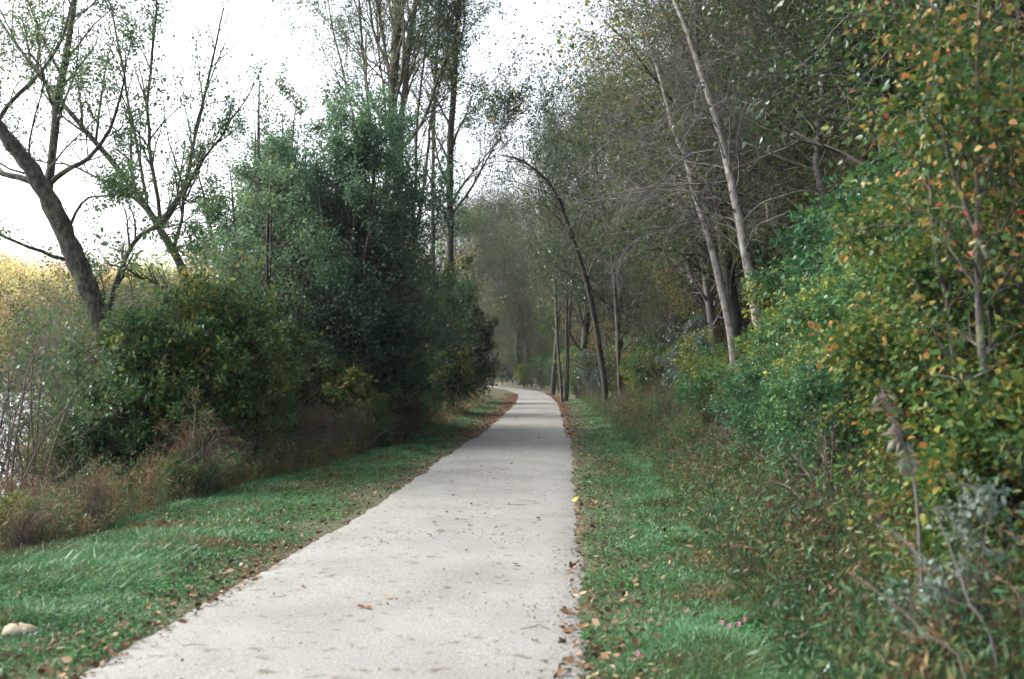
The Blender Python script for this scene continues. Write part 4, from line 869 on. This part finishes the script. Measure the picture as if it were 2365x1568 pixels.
# small things: stone, log, twig, clover blossoms
def small_things():
    m, t, out = new_mat('pale_stone'); b = t.nodes.new('ShaderNodeBsdfPrincipled'); b.inputs['Roughness'].default_value = .9
    n = t.nodes.new('ShaderNodeTexNoise'); n.inputs['Scale'].default_value = 25; n.inputs['Detail'].default_value = 8; r = ramp(t, [(.3, (.10, .08, .05)), (.5, (.26, .22, .15)), (.7, (.36, .32, .23))]); t.links.new(n.outputs['Fac'], r.inputs[0]); t.links.new(r.outputs[0], b.inputs['Base Color']); t.links.new(b.outputs[0], out.inputs[0])
    Yv = F * EYE / (1462 - 860.); x = GX(52, Yv)
    nu, nv = 16, 9; V = []
    for j in range(nv):
        for i in range(nu):
            a = i / nu * 6.283; p = -.2 + (1.57 + .2) * j / (nv - 1); rr = math.cos(p) * (1 + .1 * math.sin(3 * a + 1) + .06 * math.sin(5 * a))
            V.append((.105 * rr * math.cos(a), .07 * rr * math.sin(a), .05 * math.sin(p) + .008 * math.sin(4 * a + 2 * p) + rng.normal(0, .003)))
    q = np.array([[j * nu + i, j * nu + (i + 1) % nu, (j + 1) * nu + (i + 1) % nu, (j + 1) * nu + i] for j in range(nv - 1) for i in range(nu)])
    o = part('pale_stone', make_mesh('pale_stone', np.array(V), [q], m, True)); o.location = (x, Yv, float(H(x, Yv)) + .02); tag(o, 'pale cream rounded stone lying in the grass at the lower left corner', 'stone')
    # rotting log end
    Yv = 17.; x = GX(1565, Yv); z = float(H(x, Yv)) + .1
    a, rr = stem_obj('l', [(np.array([[-.18, -.1, 0], [0, 0, .03], [.35, .25, .02], [.8, .6, 0.]]), [.11, .125, .12, .10])], None, None, n=10)
    V1 = tubes(a, rr, 12, .06); cap = (V1[0][:12], [np.array([list(range(12))[::-1]])])
    o = part('rotten_log', make_mesh('rotten_log', *merge([V1, cap]), M['barkdark'], True)); o.location = (x, Yv, z); tag(o, 'short dark rotten log end poking out of the right verge', 'log')
    # bent twig on the path
    def twig(px, py, pts, rr, label):
        Yv = F * EYE / (py - 860.); x = GX(px, Yv); a, r_ = stem_obj('t', [(np.array(pts, float), rr)], None, None, n=12)
        o = part('twig', make_mesh('twig', *[(lambda vf: (vf[0], [vf[1]]))(tubes(a, r_, 5))][0], M['twigbrown'], True)); u = (x - cx(Yv)) / HW; o.location = (x, Yv, .022 + .03 * (1 - u * u)); tag(o, label, 'twig')
    twig(1245, 1455, [(-.12, -.02, 0), (-.04, .02, .004), (0, .04, .012), (.03, 0, .006), (.07, -.03, 0)], [.0015, .003, .004, .003, .002], 'short bent brown twig on the lower right part of the path')
    twig(455, 1497, [(-.07, 0, 0), (0, .005, .003), (.07, .0, 0)], [.0015, .0025, .0015], 'tiny straight twig near the lower left edge of the path')
    twig(1190, 1172, [(-.12, 0, 0), (0, .02, .004), (.14, .03, 0)], [.002, .003, .002], 'thin pale twig across the middle of the path')
    # pink clover blossoms
    m, t, out = new_mat('pink_petals'); b = t.nodes.new('ShaderNodeBsdfPrincipled'); b.inputs['Base Color'].default_value = (.62, .27, .38, 1); b.inputs['Roughness'].default_value = .8; t.links.new(b.outputs[0], out.inputs[0])
    k = 70; dd = norm(rng.normal(size=(k, 3)) + [0, 0, .3]); V, Fs = leaves(dd * .004, dd, .012, LEAFN, tilt=1.)
    hm = make_mesh('blossom', V + [0, 0, .12], Fs, m); a, r_ = stem_obj('s', [(np.array([[0, 0, -.02], [.004, 0, .06], [0, 0, .12]]), [.0016, .0014, .0012])], None, None, n=6)
    v, f = tubes(a, r_, 5); sm = make_mesh('stem', v, [f], M['clover'], True)
    for px, py in [(1702, 1436), (1680, 1440), (1662, 1432), (1715, 1425), (1470, 1500)]:
        Yv = F * (EYE - .12) / (py - 860.); x = GX(px, Yv); o = empty('clover_blossom', (x, Yv, float(H(x, Yv)))); tag(o, 'pink clover blossom on a short stem in the right verge', 'flower', 'clover blossoms in the right verge')
        part('stem', sm, o); part('blossom', hm, o)
small_things()

# ------------------------------------------------------------------ thin evening haze
def haze():
    m = bpy.data.materials.new('haze'); m.use_nodes = True; t = m.node_tree; t.nodes.clear(); out = t.nodes.new('ShaderNodeOutputMaterial')
    v = t.nodes.new('ShaderNodeVolumePrincipled'); v.inputs['Color'].default_value = (.85, .9, 1, 1); v.inputs['Density'].default_value = HAZE; v.inputs['Anisotropy'].default_value = .2
    t.links.new(v.outputs[0], out.inputs['Volume'])
    x0, x1, y0, y1, z0, z1 = -650, 650, -520, 1550, -5, 60
    V = np.array([[x, y, z] for z in (z0, z1) for y in (y0, y1) for x in (x0, x1)], float)
    q = np.array([[0, 2, 3, 1], [4, 5, 7, 6], [0, 1, 5, 4], [2, 6, 7, 3], [0, 4, 6, 2], [1, 3, 7, 5]])
    tag(part('haze', make_mesh('haze', V, [q], m)), kind='stuff')
HAZE = 0.0002
if HAZE > 0: haze()

# ------------------------------------------------------------------ each look-alike gets its own place in words
ORD = 'first second third fourth fifth sixth seventh eighth ninth tenth eleventh twelfth thirteenth fourteenth fifteenth sixteenth seventeenth eighteenth nineteenth twentieth'.split()
ORD += ['twenty-' + o for o in ORD[:9]] + ['thirtieth'] + ['thirty-' + o for o in ORD[:9]] + ['fortieth'] + ['forty-' + o for o in ORD[:9]] + ['fiftieth'] + ['fifty-' + o for o in ORD[:9]]
def across(o): return o.location.x / max(o.location.y, .1)
def away(o): return o.location.y
PLACE = {
    'green shrubs on the right bank': (across, 'leafy green shrub on the right bank, {} from the pale trunks toward the turning tree'),
    'lower green shrubs on the right bank': (away, 'lower bushy green shrub in the right bank thicket, {} going away from the viewer'),
    'dark shrubs along the wood edge': (across, 'dark leafy shrub under the wood edge beside the bend, {} counting rightwards'),
    'blue-grey shrubs at the wood edge': (across, 'blue-grey leaved shrub at the wood foot, {} from the bend toward the pale trunks'),
    'shrubs at the wood foot': (across, 'small leafy shrub at the foot of the wood, {} from the bend rightwards'),
    'low green plants along the right verge': (away, 'low green plant fronting the right bank, {} one going away from the viewer'),
    'brown weeds along the right verge': (away, 'low brown weed fronting the right bank, {} one going away from the viewer'),
    'green plants in the right tangle': (away, 'green narrow-leaved plant in the right-bank tangle, {} going away from the viewer'),
    'broad-leaved plants in the right tangle': (away, 'broad-leaved green plant in the right-bank tangle, {} going away from the viewer'),
    'brown weeds in the right tangle': (away, 'brown weed in the right-bank tangle, {} going away from the viewer'),
    'viny plants in the right tangle': (away, 'yellow-spotted viny plant in the right-bank tangle, {} going away from the viewer'),
    'viny shrubs on the left bank': (across, 'vine-covered shrub between grass and lake, {} counting rightwards from the left edge'),
    'bare bushes by the lake': (across, 'bare twiggy bush in front of the lake, {} from the left edge'),
    'shrubs under the dark bushes': (across, 'green shrub under the dark bushes left of the path, {} going toward the bend'),
    'green plants along the left grass': (away, 'small green plant behind the left grass, {} going away from the viewer'),
    'broad-leaved plants along the left grass': (away, 'small broad-leaved plant behind the left grass, {} going away from the viewer'),
    'viny plants along the left grass': (away, 'low viny plant behind the left grass, {} going away from the viewer'),
    'dry weeds along the left grass': (away, 'reddish-brown dry weed behind the left grass, {} going away from the viewer'),
    'trees on the wooded slope, leafy': (across, 'yellow-green leafy tree on the right slope, {} counting rightwards from the bend'),
    'trees on the wooded slope, twiggy': (across, 'grey many-twigged tree on the right slope, {} counting rightwards from the bend'),
    'trees on the wooded slope, dark': (across, 'dark full-leaved tree on the right slope, {} counting rightwards from the bend'),
    'trees along the top of the slope': (across, 'full-leaved tree along the top of the wooded slope, {} counting rightwards'),
    'saplings at the water edge': (across, 'thin many-stemmed sapling standing before the lake, {} from the left edge'),
    'ochre understorey trees': (across, 'low ochre-leaved tree between the trunks, {} counting rightwards from the bend'),
    'small trees on the left verge, leafy': (away, 'leafy small tree on the left verge before the bend, {} going away'),
    'small trees on the left verge, sapling': (away, 'thin many-stemmed sapling on the left verge before the bend, {} going away'),
    'small trees on the left verge, dark': (away, 'dark small tree on the left verge before the bend, {} going away'),
    'low trees on the outside of the bend': (across, 'low leafy tree on the outside of the bend, {} from the left'),
    'yellow trees on the far shore': (across, 'hazy yellow-olive tree on the far shore of the lake, {} from the left edge'),
    'trees beyond the bend, leafy': (across, 'far leafy tree closing the view beyond the bend, {} counting rightwards'),
    'trees beyond the bend, dark': (across, 'far dark tree closing the view beyond the bend, {} counting rightwards'),
    'trees beyond the bend, twiggy': (across, 'far grey twiggy tree beyond the bend, {} counting rightwards'),
    'trees deep in the wood, leafy': (across, 'leafy tree deep in the wood behind the three thin stems, {} counting rightwards'),
    'trees deep in the wood, dark': (across, 'dark tree deep in the wood behind the three thin stems, {} counting rightwards'),
    'trees deep in the wood, twiggy': (across, 'grey twiggy tree deep in the wood behind the thin stems, {} counting rightwards'),
    'clover blossoms in the right verge': (across, 'pink clover blossom in the lower right verge grass, {} from the left'),
}
for gname, (key, text) in PLACE.items():
    members = sorted([o for o in COL.objects if o.get('group') == gname and o.get('category')], key=key)
    for k, o in enumerate(members[:len(ORD)]): o['label'] = text.format(ORD[k])
